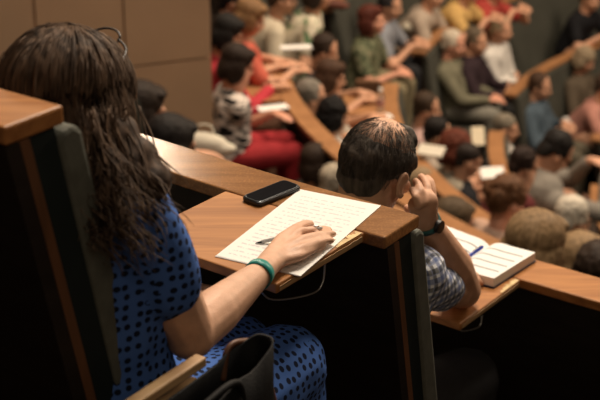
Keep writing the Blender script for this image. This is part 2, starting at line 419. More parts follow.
# plywood edges and worn patches of the two boards and the ledge
tag(TAB, 'reddish brown folding board with worn edge')
def stripe_edge(parent_root, tab, b, k, dc, wd, dep, seed):
    rnd = random.Random(seed)
    c = at(b, rr(b, k)+.067, dc, zz(b, k))-parent_root.location; f = V((-cos(R_(dc)), -sin(R_(dc)), 0)); r = V((-sin(R_(dc)), cos(R_(dc)), 0))
    bm = bmesh.new()
    e = c+r*(wd/2+.0006)
    n = 30; top = []; bot = []
    for i in range(n+1):
        p = e-f*(dep*(.03+.94*i/n)); top.append(bm.verts.new(p+V((0, 0, -.0045-.002*rnd.random())))); bot.append(bm.verts.new(p+V((0, 0, -.0165+.001*rnd.random()))))
    for i in range(n): bm.faces.new((top[i], top[i+1], bot[i+1], bot[i]))
    ex = bmesh.ops.extrude_face_region(bm, geom=list(bm.faces)); bmesh.ops.translate(bm, vec=r*.0012, verts=[v for v in ex['geom'] if isinstance(v, bmesh.types.BMVert)])
    obj('edge_band', bm, M['ply'], tab)
    bm = bmesh.new()   # chipped veneer on the top face near the free edge
    m = 26; ra = []; rb = []
    for i in range(m+1):
        s = .02+.30*i/m; wdt = .004+.016*max(0, noise.noise(V((i*.45, seed, 0)))+.55)*(1-(i/m)**3)
        p = c+r*(wd/2-.001)-f*(dep*s)+V((0, 0, .0004)); ra.append(bm.verts.new(p)); rb.append(bm.verts.new(p-r*wdt))
    for i in range(m): bm.faces.new((ra[i], ra[i+1], rb[i+1], rb[i]))
    ex = bmesh.ops.extrude_face_region(bm, geom=list(bm.faces)); bmesh.ops.translate(bm, vec=V((0, 0, .0006)), verts=[v for v in ex['geom'] if isinstance(v, bmesh.types.BMVert)])
    obj('worn_patch', bm, M['worn'], tab)
stripe_edge(BR[0], TAB, NB, 0, 233.2, .345, .275, 3)
stripe_edge(BR[1], MTAB, NB, 1, 232.65, .30, .30, 9)
# boards folded out further down
tablet(BR[4], NB, 4, 189.3, .50, .30, M['dledge'], False)
tablet(BR[4], NB, 4, 184.5, .42, .26, M['dledge'], False)
tablet(BR[5], NB, 5, 178.5, .50, .30, M['dledge'], False)
# armrest of the near seat: two pale slats
bm0 = empty('armrest', P(166, 383, 2.03)+V((0, 0, -.2535)), R_(-34.7), 'pale wooden slatted armrest beside the black bag', 'armrest')
bm = bmesh.new(); box(bm, (-.011, -.085, .245), (.011, .085, .262)); obj('top_slat', bm, M['ply'], bm0, bevel=.003)
bm = bmesh.new(); box(bm, (-.009, -.085, .212), (.009, .07, .230)); obj('lower_slat', bm, M['ply'], bm0, bevel=.003)
for y0 in (-.08, .025):
    bm = bmesh.new(); box(bm, (-.009, y0, -.12), (.009, y0+.04, .2115)); obj('upright', bm, M['dark'], bm0)
# ---------------------------------------------------------------- people
def headM(H, yaw=0, pitch=0, roll=0, s=1.0):
    return Matrix.Translation(H) @ Euler((-pitch, roll, -yaw), 'XYZ').to_matrix().to_4x4() @ Matrix.Scale(s, 4)
def head_caps():
    c = [ell((0, -.012, .032), (.076, .095, .088)), ell((0, .028, -.038), (.060, .062, .078)), ell((0, .058, -.096), (.026, .026, .022)),
         ell((0, .035, -.078), (.05, .05, .04)),
         cap((0, .090, -.002), .010, (0, .106, -.034), .0145), ell((.011, .096, -.038), .0105), ell((-.011, .096, -.038), .0105),
         ell((0, .087, -.066), (.023, .011, .006)), ell((0, .085, -.077), (.019, .011, .007)),
         cap((-.045, .078, .018), .012, (.045, .078, .018), .012), ell((.043, .066, -.036), (.02, .02, .02)), ell((-.043, .066, -.036), (.02, .02, .02))]
    for s in (-1, 1):
        c.append(ell((s*.077, -.008, -.018), (.010, .020, .031), Euler((.15, 0, -s*.35)).to_matrix()))
    return c
HS = {   # hair shapes in head space
 'short': [ell((0, -.028, .050), (.0825, .096, .082)), ell((0, -.066, -.018), (.066, .046, .062)), ell((.072, -.012, .018), (.012, .05, .038)), ell((-.072, -.012, .018), (.012, .05, .038))],
 'crop': [ell((0, -.020, .044), (.0800, .098, .082)), ell((0, -.062, -.012), (.062, .043, .055))],
 'bald': [ell((.066, -.035, .012), (.019, .060, .042)), ell((-.066, -.035, .012), (.019, .060, .042)), ell((0, -.082, .0), (.062, .030, .055))],
 'bob': [ell((0, -.022, .046), (.092, .106, .088)), ell((.076, -.022, -.035), (.028, .062, .085)), ell((-.076, -.022, -.035), (.028, .062, .085)), ell((0, -.078, -.035), (.088, .045, .09)), ell((0, .05, .085), (.07, .04, .028))],
 'long': [ell((0, -.022, .046), (.090, .106, .086)), ell((.074, -.025, -.06), (.028, .058, .13)), ell((-.074, -.025, -.06), (.028, .058, .13)), ell((0, -.085, -.12), (.088, .042, .17))],
 'bun': [ell((0, -.020, .046), (.0835, .101, .084)), ell((0, -.062, -.01), (.064, .045, .055)), ell((0, -.115, .055), (.042, .042, .040))],
 'curly': [ell((0, -.022, .052), (.10, .112, .098)), ell((.080, -.02, -.02), (.04, .07, .08)), ell((-.080, -.02, -.02), (.04, .07, .08)), ell((0, -.088, -.02), (.09, .055, .09))],
 'updo': [ell((0, -.022, .050), (.090, .106, .088)), ell((.02, -.07, .085), (.06, .055, .045)), ell((-.03, -.095, .045), (.055, .045, .05)), ell((.035, -.1, .03), (.045, .04, .05)), ell((0, -.06, -.02), (.072, .05, .05)), ell((.07, .02, .03), (.02, .04, .05)), ell((-.07, .02, .03), (.02, .04, .05))],
}
def ik(a, c, l1, l2, pole):
    d = c-a; L = min(d.length, (l1+l2)*.995); t = d.normalized(); x = (l1*l1-l2*l2+L*L)/(2*L); h = math.sqrt(max(0, l1*l1-x*x))
    n = (pole-t*pole.dot(t)).normalized(); return a+t*x+n*h
def hand_caps(wr, d, back, thumb, s=1.0, curl=.35, r=.0085):
    """palm, four unequal fingers and a thumb from the side of the palm"""
    d = d.normalized(); back = (back-d*back.dot(d)).normalized(); sd = d.cross(back).normalized()
    if sd.dot(thumb) < 0: sd = -sd
    c = [cap(wr, .025*s, wr+d*.03*s, .024*s)]
    for i, (o, L) in enumerate(((.027, .070), (.009, .078), (-.009, .072), (-.026, .056))):
        k = wr+d*(.088-.006*abs(i-1))*s+sd*o*s; c.append(cap(wr+d*.025*s+sd*o*.6*s, .017*s, k, .0115*s))
        q = d; p = k
        for j, f in enumerate((.42, .32, .26)):
            a = curl*(j+.6); q2 = (d*cos(a)-back*sin(a)); e = p+q2*L*f*s; c.append(cap(p, (r+.001-.0008*j)*s, e, (r-.0008*j)*s)); p = e
    t0 = wr+d*.022*s+sd*.026*s; t1 = t0+(d*.7+sd*.65-back*.2).normalized()*.038*s; t2 = t1+(d*.92+sd*.25-back*.25).normalized()*.032*s
    c += [cap(wr+d*.02*s, .019*s, t0, .015*s), cap(t0, .014*s, t1, .011*s), cap(t1, .011*s, t2, .009*s)]
    return c
def build_person(root, H, yaw=0, pitch=0.1, roll=0, hair='short', hairc=(.05, .03, .02), shirt=None, trousers=None, skin=None, pose='desk', sleeves='short', neckline=0,
                 voxel=.0105, thin=1.0, tuck=False, hscale=1.0, glasses=False, thigh=.42, legyaw=0, pillar=None, shoulder=1.0):
    """seated figure in the space of root: +y to the stage, floor at 0"""
    skin = skin or M['skin']; H = V(H)
    P0 = V((0, 0, .545)); N = H+V((0, -.045-.02*pitch, -.175))
    tl = (N-P0); mid = P0+tl*.5+V((0, .0, 0)); chest = P0+tl*.78
    torso = [cap(P0+V((.065, 0, -.01)), .112, P0+V((-.065, 0, -.01)), .112), cap(P0, .125, mid, .118*thin)]
    for s in (-1, 1): torso += [cap(mid+V((s*.05, 0, 0)), .105*thin, chest+V((s*.075, .01, 0)), .10*thin), cap(P0+V((s*.05, 0, 0)), .12, mid+V((s*.05, 0, 0)), .105*thin)]
    S = {s: N+V((s*.168*shoulder, .008, -.058)) for s in (-1, 1)}
    torso += [cap(chest+V((0, 0, .03)), .098, N+V((0, 0, -.08)), .08)]
    for s in (-1, 1): torso += [cap(N+V((s*.04, 0, -.045)), .058, S[s], .057), cap(chest+V((s*.07, 0, 0)), .095*thin, S[s]+V((-s*.03, 0, -.04)), .062)]
    # legs
    legs = []; shoes = []; ly = Matrix.Rotation(legyaw, 3, 'Z')
    for s in (-1, 1):
        hip = P0+V((s*.085, .02, -.015)); kn = V((s*.105, thigh, .525)); an = V((s*.10, thigh-(.12 if tuck else .01), .09)); toe = an+V((0, .16, -.055))
        if legyaw: kn = P0+ly @ (kn-P0); kn.z = .525; an = P0+ly @ (an-P0); an.z = .09; toe = an+ly @ V((0, .16, -.055))
        legs += [cap(hip, .092, kn, .062), cap(kn, .060, an, .040)]; shoes.append((an, toe))
    # arms
    HMX = headM(H, yaw, pitch, roll, hscale)
    tg = {}
    deskz = .765; reach = .26 if thigh < .38 else .31
    if pose == 'desk': tg = {-1: (V((-.10, N.y+reach, deskz)), V((.35, .9, 0)), V((0, 0, 1)), V((1, 0, 0))), 1: (V((.10, N.y+reach+.02, deskz)), V((-.35, .9, 0)), V((0, 0, 1)), V((-1, 0, 0)))}
    elif pose == 'write': tg = {-1: (V((-.14, N.y+.33, deskz)), V((.6, .7, 0)), V((0, 0, 1)), V((1, .3, 0))), 1: (V((.13, N.y+.38, deskz)), V((-.15, .95, 0)), V((0, 0, 1)), V((-1, 0, 0)))}
    elif pose in ('chinr', 'chinl', 'chin'):
        cr = HMX @ V((.066, .045, -.105)); cl = HMX @ V((-.066, .045, -.105)); u = (HMX.to_3x3() @ V((0, .05, 1)))
        tg = {-1: (V((-.02, N.y+.28, deskz)), V((.8, .5, 0)), V((0, 0, 1)), V((0, 1, 0))), 1: (V((.02, N.y+.28, deskz)), V((-.8, .5, 0)), V((0, 0, 1)), V((0, 1, 0)))}
        if pose != 'chinl': tg[1] = (cr-u*.05, u, V((1, 0, 0)), V((0, -1, .2)))
        if pose != 'chinr': tg[-1] = (cl-u*.05, u, V((-1, 0, 0)), V((0, -1, .2)))
    elif pose == 'cross': tg = {-1: (V((.06, N.y+.23, N.z-.33)), V((1, -.1, .05)), V((0, 1, .2)), V((0, 0, 1))), 1: (V((-.06, N.y+.20, N.z-.30)), V((-1, -.1, .0)), V((0, 1, .2)), V((0, 0, 1)))}
    elif pose == 'lap': tg = {-1: (V((-.08, .30, .66)), V((.5, .8, -.1)), V((0, .1, 1)), V((1, 0, 0))), 1: (V((.08, .32, .66)), V((-.5, .8, -.1)), V((0, .1, 1)), V((-1, 0, 0)))}
    elif pose == 'hold': tg = {-1: (V((-.07, N.y+.30, N.z-.22)), V((.2, .7, .5)), V((-1, 0, .3)), V((0, 0, 1))), 1: (V((.07, N.y+.30, N.z-.22)), V((-.2, .7, .5)), V((1, 0, .3)), V((0, 0, 1)))}
    elif pose == 'clasp': tg = {-1: (V((-.05, N.y+.34, deskz+.03)), V((.45, .8, .1)), V((-.6, 0, 1)), V((0, .2, 1))), 1: (V((.05, N.y+.34, deskz+.03)), V((-.45, .8, .1)), V((.6, 0, 1)), V((0, .2, 1)))}
    up = []; fore = []; hands = []
    for s in (-1, 1):
        wr, d, bk, th = tg[s]; pole = V((s*.75, -.25, -.8))
        if pose == 'cross': pole = V((s*.8, -.1, -.9))
        e = ik(S[s], wr, .285, .255, pole)
        up += [cap(S[s], .052, e, .040)]; fore += [cap(e, .039, wr, .026)]
        hands += hand_caps(wr, d, bk, th, 1.0, .3, .0095)
    neck = [cap(HMX @ V((0, -.028, -.055)), .054, N+V((0, 0, -.03)), .060)]
    body = xf(head_caps(), HMX)+neck+torso+up+fore+hands+legs+[cap(a, .04, t, .028) for a, t in shoes]
    def grow(cs, g): return [('c', c[1], c[2]+g, c[3], c[4]+g) if c[0] == 'c' else c for c in cs]
    blob('person_body', body, voxel, skin, root, 3)
    g = .013
    st = grow(torso, g)
    for s in (-1, 1):
        i = 0 if s < 0 else 1; a, ra, b_, rb = up[i][1:5]
        if sleeves == 'short': st.append(cap(a, ra+.016, a+(b_-a)*.62, ra*.85+.017))
        elif sleeves == 'long': st += [cap(a, ra+.014, b_, rb+.016), cap(b_, rb+.015, fore[i][1]+(fore[i][3]-fore[i][1])*.86, .026+.014)]
        elif sleeves == 'none': pass
    if sleeves == 'bare':
        st = [c for c in grow(torso, g)][:8]
    if shirt: blob('shirt', st, voxel, shirt, root, 3)
    if trousers: blob('trousers', grow(legs, .014)+[cap(P0+V((.065, 0, -.02)), .128, P0+V((-.065, 0, -.02)), .128)], voxel*1.15, trousers, root, 3)
    for a, t in shoes:
        blob('shoe', [cap(a+V((0, 0, -.025)), .048, t, .036), ell(a+V((0, -.02, -.05)), (.04, .05, .035))], .012, M['black'], root, 2)
    if hair: blob('hair', xf(HS[hair], HMX), voxel*.8, hairm(hairc), root, 3, .012 if hair in ('curly', 'updo') else .003 if hair == 'bob' else .006, 55)
    for s in (-1, 1):
        bm = bmesh.new(); co, fa = sphere_data(2); vs = [bm.verts.new(HMX @ (V((s*.031, .082, -.002))+p*.0095)) for p in co]
        for f in fa: bm.faces.new([vs[i] for i in f])
        obj('eye', bm, M['eye'], root, True)
    if glasses:
        bm = bmesh.new()
        for s in (-1, 1):
            tube(bm, [HMX @ V((s*.033+.022*cos(t*pi/6), .104, -.004+.017*sin(t*pi/6))) for t in range(13)], .002, 6)
            tube(bm, [HMX @ V((s*.055, .102, 0)), HMX @ V((s*.082, .0, .0)), HMX @ V((s*.08, -.02, -.01))], .002, 6)
        obj('glasses', bm, M['black'], root, True)
    return HMX
PEOPLE = {}
def solve(px, py, b, s, fwd, dz):
    best = None
    r0 = rr(b, s-1)-.33-fwd; zn = zfloor(b, s)+1.17+dz
    for i in range(200, 1700):
        p = P(px, py, i*.01); e = ((p-V((b['O'].x, b['O'].y, p.z))).length-r0)**2/.2**2+(p.z-zn)**2/.09**2
        if best is None or e < best[0]: best = (e, p, i*.01)
    return best[1], best[2]
def person(key, px, py, b, s, label, fwd=.12, dz=0, turn=0, hscale=1.0, **kw):
    p, d = solve(px, py, b, s, fwd, dz)
    q = p-b['O']; ang = math.degrees(atan2(q.y, q.x)) % 360; r = hypot(q.x, q.y)
    rs = min(rr(b, s-1)-.37, r+.34); rs = max(rs, r-.06)
    base = at(b, rs, ang, zfloor(b, s)); rz = face_in(ang)+turn
    root = empty('person', base, rz, label, 'person', 'audience members')
    sc = kw.pop('scale', 1.1 if b is FB else 1.04)
    h = Matrix.Rotation(-rz, 3, 'Z') @ (p-base)/sc; root.scale = (sc,)*3
    kw.setdefault('thigh', .36 if b is FB else .40)
    build_person(root, h, hscale=hscale, **kw)
    PEOPLE[key] = root
    print('P', key, 'depth', d, 'head', [round(c, 2) for c in h], 'ang', round(ang))
    return root
# ---- the woman in the polka dotted dress (frame: R along the row, F to the stage)
RV = V((cos(R_(-34.7)), sin(R_(-34.7)), 0)); FV = V((-RV.y, RV.x, 0))
HEADW = P(71, 115, 2.06)
wf = zfloor(NB, 0)
wroot = empty('person', (HEADW.x, HEADW.y, wf), R_(-34.7), 'writing woman with long brown hair in blue polka dot dress', 'person')
WI = Matrix.Translation(wroot.location) @ Matrix.Rotation(R_(-34.7), 4, 'Z'); WI = WI.inverted()
def wl(p): return WI @ p
H = wl(HEADW); 
wyaw, wpitch = -.25, .28
HM = headM(H, wyaw, wpitch, 0, .98)
SR = wl(P(134, 218, 2.03)); N = V((SR.x-.168, SR.y-.01, SR.z+.07)); PV = V((0, -.02, .55)); CH = PV+(N-PV)*.66
SL = N+V((-.165, .0, -.07))
ER = wl(P(190, 334, 2.165)); WR = wl(Z(258, 275, -1.048))
print('woman H', H, 'N', N, 'SR', SR, 'ER', ER, 'WR', WR, 'px', [proj(wroot.location+Matrix.Rotation(R_(-34.7), 3, 'Z') @ v) for v in (H, N, SR, ER, WR, PV)], (SR-ER).length, (ER-WR).length)
EL = V((-.25, .06, .76)); WL_ = V((-.10, .26, .68))
torso = [cap(PV+V((.07, 0, 0)), .125, PV+V((-.07, 0, 0)), .125)]
for s in (-1, 1):
    torso += [cap(PV+V((s*.06, 0, 0)), .125, CH+V((s*.065, 0, -.12)), .105), cap(CH+V((s*.065, 0, -.12)), .108, CH+V((s*.085, .005, .04)), .098),
              cap(N+V((s*.04, 0, -.05)), .056, N+V((s*.165, 0, -.075)), .056), cap(CH+V((s*.08, 0, .04)), .095, N+V((s*.135, 0, -.11)), .064), ell(CH+V((s*.075, .085, .0)), (.07, .06, .07))]
torso += [cap(CH, .10, N+V((0, 0, -.07)), .07)]
legs = []; shoes = []
for s in (-1, 1):
    kn = V((s*.10, .40, .52)); an = V((s*.09, .36, .09)); legs += [cap(PV+V((s*.085, .02, -.02)), .10, kn, .066), cap(kn, .062, an, .042)]; shoes.append((an, an+V((0, .15, -.055))))
ZP = NB['z0']+.0035
def hp(x, y, h): return wl(Z(x, y, ZP+h))
fing = []
for ch, rad in (([(284, 247, .020), (299, 232.5, .023), (314, 230.5, .021), (323, 229.5, .014), (329, 230, .0085)], (.011, .0105, .0092, .0085, .0075)),
                ([(284, 251, .022), (303, 240, .025), (318, 236, .022), (327, 234, .014), (333, 234, .0085)], (.011, .0108, .0094, .0086, .0076)),
                ([(283, 256, .020), (303, 248.5, .023), (318, 242.5, .019), (326, 240.5, .013), (331, 240.5, .0085)], (.011, .0104, .009, .0083, .0074)),
                ([(281, 261, .018), (299, 256.5, .018), (311, 250.5, .015), (318, 247.5, .011), (323, 246.5, .008)], (.011, .0095, .0082, .0075, .0068))):
    pts = [hp(*c) for c in ch]
    for i in range(len(pts)-1): fing.append(cap(pts[i], rad[i], pts[i+1], rad[i+1]))
th = [hp(272, 254, .022), hp(282, 240, .020), hp(296, 229, .021), hp(305, 225, .018), hp(310.5, 224, .013)]
for i, (a, b_) in enumerate(zip((.016, .014, .011, .0105), (.014, .011, .0105, .0085))): fing.append(cap(th[i], a, th[i+1], b_))
fing += [cap(hp(264, 270, .022), .0215, hp(284, 250, .02), .014), cap(hp(264, 270, .022), .020, hp(282, 258, .017), .015), cap(WR, .0235, hp(266, 268, .022), .022), cap(WR, .022, hp(276, 248, .02), .014)]
armR = [cap(SR, .058, SR+(ER-SR)*.5, .050), cap(SR+(ER-SR)*.5, .050, ER, .041), ell(ER, .042), cap(ER, .041, ER+(WR-ER)*.35, .041), cap(ER+(WR-ER)*.35, .041, WR, .0245)]
armL = [cap(SL, .054, EL, .040), cap(EL, .038, WL_, .025)]
handL = hand_caps(WL_, V((.5, .85, 0)), V((0, 0, 1)), V((1, 0, 0)), .95, .2)
neck = [cap(HM @ V((0, -.03, -.055)), .05, N+V((0, .01, -.04)), .056)]
blob('person_body', xf(head_caps(), HM)+neck+torso+armR+armL+fing+handL+legs+[cap(a, .038, t, .027) for a, t in shoes], .0042, M['wskin'], wroot, 3)
dm = dots((.065, .145, .42), (.008, .012, .03), 56, .26)
sl = SR+(ER-SR)*.50
dress = [('c', c[1], c[2]+.013, c[3], c[4]+.013) if c[0] == 'c' else ell(c[1], c[2]*1.15) for c in torso]+[cap(SR, .066, SR+(ER-SR)*.35, .064), cap(SR+(ER-SR)*.35, .064, sl, .066), cap(SL, .066, SL+(EL-SL)*.6, .06)]
dress += [cap(PV+V((s*.09, .02, -.01)), .118, V((s*.11, .40, .535)), .086) for s in (-1, 1)]+[cap(V((0, .1, .55)), .10, V((0, .40, .53)), .08)]+[cap(V((s*.10, .41, .53)), .08, V((s*.11, .42, .30)), .085) for s in (-1, 1)]
uvc = [(PV, .19, N+V((0, 0, -.08)), .16, V((-1, .4, 0))), (SR, .066, sl, .066, V((-1, 0, 0))), (SL, .066, EL, .06, V((1, 0, 0))), (V((.1, 0, .55)), .12, V((.11, .42, .53)), .09, V((0, 0, -1))), (V((-.1, 0, .55)), .12, V((-.11, .42, .53)), .09, V((0, 0, -1)))]
blob('dress', dress, .0065, dm, wroot, 5, .006, 14, uvc)
# sleeve hem
tdir = (ER-SR).normalized(); u_ = tdir.orthogonal().normalized(); v_ = tdir.cross(u_); bm = bmesh.new()
tube(bm, [sl+tdir*.064+(u_*cos(k*pi/16)+v_*sin(k*pi/16))*.048 for k in range(33)], .0022, 6)
for s in (-1, 1):
    bm2 = bmesh.new(); co, fa = sphere_data(2); vs = [bm2.verts.new(HM @ (V((s*.031, .082, -.002))+p*.0095)) for p in co]
    for f in fa: bm2.faces.new([vs[i] for i in f])
    obj('eye', bm2, M['eye'], wroot, True)
    a, t = shoes[0 if s < 0 else 1]; blob('shoe', [cap(a+V((0, 0, -.025)), .046, t, .034), ell(a+V((0, -.02, -.05)), (.04, .05, .035))], .01, M['black'], wroot, 2)
bm.free()
# hair: a fused mass with loose strands over it
hb = [ell((0, -.022, .046), (.093, .108, .086)), ell((.080, -.030, -.02), (.030, .060, .075)), ell((-.080, -.03, -.04), (.030, .058, .095)), ell((0, -.090, -.04), (.092, .042, .10)), ell((.075, -.065, -.035), (.042, .05, .065)), ell((-.05, -.085, -.07), (.05, .04, .08)), ell((.105, -.045, -.04), (.032, .05, .06)), ell((.138, -.03, -.058), (.028, .042, .040)), ell((.166, -.025, -.078), (.024, .036, .030))]
hm_ = hairm((.040, .025, .017), (.11, .068, .045))
hairo = blob('hair', xf(hb, HM), .006, hm_, wroot, 4, .007, 26)
rnd = random.Random(4); bm = bmesh.new()
def hair_surf(d):
    """outermost point of the hair mass from the head centre in direction d (head space)"""
    best = 0
    for c in hb[:6]:
        o = V((0, -.02, .0)); e = c[2]; p = V(((o.x-c[1].x)/e.x, (o.y-c[1].y)/e.y, (o.z-c[1].z)/e.z)); q = V((d.x/e.x, d.y/e.y, d.z/e.z))
        A_ = q.dot(q); B_ = p.dot(q); C_ = p.dot(p)-1; D_ = B_*B_-A_*C_
        if D_ > 0: best = max(best, (-B_+math.sqrt(D_))/A_)
    return V((0, -.02, 0))+d*best
for i in range(1150):
    az = rnd.uniform(-pi*.98, pi*.98) ; n = 13; pts = []
    if abs(az) < .5: az *= 2.2
    start = rnd.uniform(0, .35); ln = rnd.uniform(.68, .93); ph = rnd.uniform(0, 6.3); lift = rnd.uniform(-.001, .006)+(.006 if rnd.random() < .12 else 0); wv = rnd.uniform(.002, .007)
    x0 = rnd.uniform(-.006, .006)
    for k in range(n):
        t = start+(ln-start)*k/(n-1)
        el = pi/2-t*pi*.79
        a2 = az+.12*sin(t*5+ph)*t
        d = V((sin(a2)*cos(el), cos(a2)*cos(el), sin(el)))
        p = hair_surf(d)+d*(lift+wv*sin(t*11+ph)*t)+V((x0*t, 0, 0))
        pts.append(HM @ p)
    # let the tips hang
    for k in range(3): pts.append(pts[-1]+V((rnd.uniform(-.006, .006), rnd.uniform(-.006, .004), -.011))+ (pts[-1]-pts[-2])*.2)
    tube(bm, pts, [.0011]*(len(pts)-3)+[.0009, .0006, .0003], 3)
for i in range(760):   # locks falling over the shoulder onto the back of the sleeve
    a0 = V((rnd.uniform(.03, .122), rnd.uniform(-.115, .0), rnd.uniform(-.12, .03))); L_ = rnd.uniform(.06, .125)+min(0, a0.z)*.3; ph = rnd.uniform(0, 6.3); pts = []
    dx = rnd.uniform(.01, .125)
    for k in range(12):
        t = k/11
        pts.append(HM @ a0+V((dx*t**1.3+.011*sin(t*7+ph)*t, -.03*t+.012*cos(t*6+ph)*t, -L_*t)))
    tube(bm, pts, [.0015]*8+[.0012, .0009, .0006, .0003], 3)
obj('hair_strands', bm, hairm((.065, .041, .028), (.20, .128, .085)), hairo, True)
# glasses pushed up on the head
g = empty('glasses', wroot.matrix_world @ (HM @ V((0, .03, .13))) if False else wroot.location+Matrix.Rotation(R_(-34.7), 3, 'Z') @ (HM @ V((0, .02, .125))), R_(-34.7), 'black glasses pushed up on top of the brown haired woman\'s head', 'glasses')
GI = Matrix.Rotation(R_(34.7), 4, 'Z') @ Matrix.Translation(-g.location) @ Matrix.Translation(wroot.location) @ Matrix.Rotation(R_(-34.7), 4, 'Z') @ HM
def gh(x, y, z): return GI @ V((x-.012, y-.004, z+.001))
bm = bmesh.new()
for s in (-1, 1):
    tube(bm, [gh(s*.034+.026*cos(k*pi/10), .054+.010*sin(k*pi/10)*1.2, .122+.015*sin(k*pi/10)) for k in range(21)], .0019, 6)
tube(bm, [gh(-.009, .055, .122), gh(0, .057, .126), gh(.009, .055, .122)], .0022, 6)
obj('frame', bm, M['black'], g, True)
for s in (-1, 1):
    bm = bmesh.new(); tube(bm, smoothpath([gh(s*.060, .050, .122), gh(s*.084, .032, .108), gh(s*.094, -.01, .082), gh(s*.094, -.05, .055), gh(s*.088, -.075, .03)]), [.0019]*25, 6); obj('temple', bm, M['black'], g, True)
# wristband: worn, so a thing of its own
d_ = (hp(276, 252, .022)-WR).normalized(); wc = WR+d_*.002
u_ = d_.orthogonal().normalized(); v_ = d_.cross(u_)
bandroot = wroot.location+Matrix.Rotation(R_(-34.7), 3, 'Z') @ wc
rm = Matrix.Rotation(R_(-34.7), 3, 'Z')
bm = bmesh.new(); ra = []
for k in range(40):
    a = 2*pi*k/40; e = rm @ (u_*cos(a)+v_*sin(a)); dd = rm @ d_
    ra.append([bm.verts.new(e*rad+dd*o) for rad, o in ((.0268, -.0105), (.0262, .0105), (.0248, .0105), (.0254, -.0105))])
for k in range(40):
    p, q = ra[k], ra[(k+1) % 40]
    for i in range(4): bm.faces.new((p[i], p[(i+1) % 4], q[(i+1) % 4], q[i]))
o = obj('wristband', bm, plain((.015, .22, .19), .4, .4, .1, 40), None, True); o.location = bandroot
tag(o, 'teal paper wristband on the writing woman\'s wrist', 'wristband')
# pale print on the band
bm = bmesh.new()
upv = (rm.inverted() @ V((-.1, -.25, 1))); upv = (upv-d_*upv.dot(d_)).normalized(); sdv = d_.cross(upv)
for i, a in enumerate((-.34, -.2, -.04, .1)):
    e = rm @ (upv*cos(a)+sdv*sin(a)); sd2 = rm @ (sdv*cos(a)-upv*sin(a)); dd = rm @ d_
    c = e*.0268
    vs = [c+sd2*x*.0011+dd*y*(.0030 if i % 2 else .0022)+e*z for z in (-.0006, .0003) for x, y in ((-1, -1), (1, -1), (1, 1), (-1, 1))]
    vv = [bm.verts.new(v) for v in vs]
    for f in ((3, 2, 1, 0), (4, 5, 6, 7), (0, 1, 5, 4), (1, 2, 6, 5), (2, 3, 7, 6), (3, 0, 4, 7)): bm.faces.new([vv[j] for j in f])
obj('print', bm, plain((.35, .6, .55), .5, .3), o)

# ---- the balding man leaning his cheek on his hand
HEADM = P(378, 166, 3.02); mf = zfloor(NB, 1)
mroot = empty('person', (HEADM.x-.02, HEADM.y-.03, mf), R_(-34.7), 'balding man in plaid shirt resting his cheek on his hand', 'person')
rmM = Matrix.Rotation(R_(-34.7), 3, 'Z')
MI = (Matrix.Translation(mroot.location) @ Matrix.Rotation(R_(-34.7), 4, 'Z')).inverted()
def ml(p): return MI @ p
H = ml(HEADM); HMm = headM(H, .10, .30, .10, .93)
N = H+V((-.045, .0, -.175)); PV = V((-.10, -.06, .55)); CH = PV+(N-PV)*.72
SR = N+V((.135, .02, -.095)); SL = N+V((-.19, .01, -.06))
ER = ml(Z(462, 290, NB['z0']-NB['h']+.046)); WR = ml(P(425, 219, 3.07))
print('man H', H, 'N', N, 'SR', SR, 'ER', ER, 'WR', WR, 'px', [proj(mroot.location+rmM @ v) for v in (H, N, SR, ER, WR, HMm @ V((.08, -.01, -.02)))], (SR-ER).length, (ER-WR).length)
EL = V((-.30, .16, .80)); WL_ = V((-.06, .36, .785))
torso = [cap(PV+V((.07, 0, 0)), .13, PV+V((-.07, 0, 0)), .13)]
for s in (-1, 1):
    torso += [cap(PV+V((s*.055, .01, 0)), .135, CH+V((s*.085, .0, 0)), .112), cap(N+V((s*.04, 0, -.045)), .064, N+V((s*.15, .01, -.07)), .06), cap(CH+V((s*.09, 0, 0)), .105, N+V((s*.12, 0, -.11)), .07)]
torso += [cap(CH, .11, N+V((0, 0, -.07)), .08)]
legs = []; shoes = []
for s in (-1, 1):
    kn = V((s*.13-.06, .40, .49)); an = V((s*.13-.05, .34, .09)); legs += [cap(PV+V((s*.09, .02, -.02)), .10, kn, .07), cap(kn, .066, an, .045)]; shoes.append((an, an+V((0, .17, -.055))))
armR = [cap(SR, .06, ER+(SR-ER)*.15, .047), ell(ER, .047), cap(ER, .048, ER+(WR-ER)*.33, .056), cap(ER+(WR-ER)*.33, .056, WR, .029)]
armL = [cap(SL, .06, EL, .045), cap(EL, .043, WL_, .028)]
hr = []
def mp(x, y, d): return ml(P(x, y, d))
palm = mp(427.0, 201, 3.02)
hr += [cap(WR, .029, palm, .026), cap(WR, .027, mp(417.0, 205, 3.02), .022)]
for ch, rad in (([(433.0, 203, 3.05), (432.5, 190, 3.06), (431.0, 182, 3.07), (427.0, 177.5, 3.085)], .0098), ([(429.0, 202, 3.02), (427.5, 188, 3.035), (425.0, 180.5, 3.055), (421.0, 176.5, 3.07)], .0102),
                ([(424.0, 203, 2.995), (421.0, 191, 3.0), (418.5, 184.5, 3.02), (415.5, 181, 3.035)], .0098), ([(419.0, 206, 2.99), (415.5, 196.5, 2.985), (413.0, 192, 3.0), (411.0, 189.5, 3.01)], .0088)):
    pts = [mp(*c) for c in ch]
    for i in range(3): hr.append(cap(pts[i], rad*(1.05-.06*i), pts[i+1], rad*(.98-.06*i)))
hr += [cap(mp(425.0, 208, 3.05), .016, mp(414.0, 212, 3.09), .012), cap(mp(414.0, 212, 3.09), .012, mp(407.0, 208, 3.10), .010)]
neck = [cap(HMm @ V((0, -.03, -.05)), .060, N+V((0, 0, -.04)), .066)]
handL = hand_caps(WL_, V((.8, .6, 0)), V((0, 0, 1)), V((1, .3, 0)), 1.05, .25)
man_ears = []
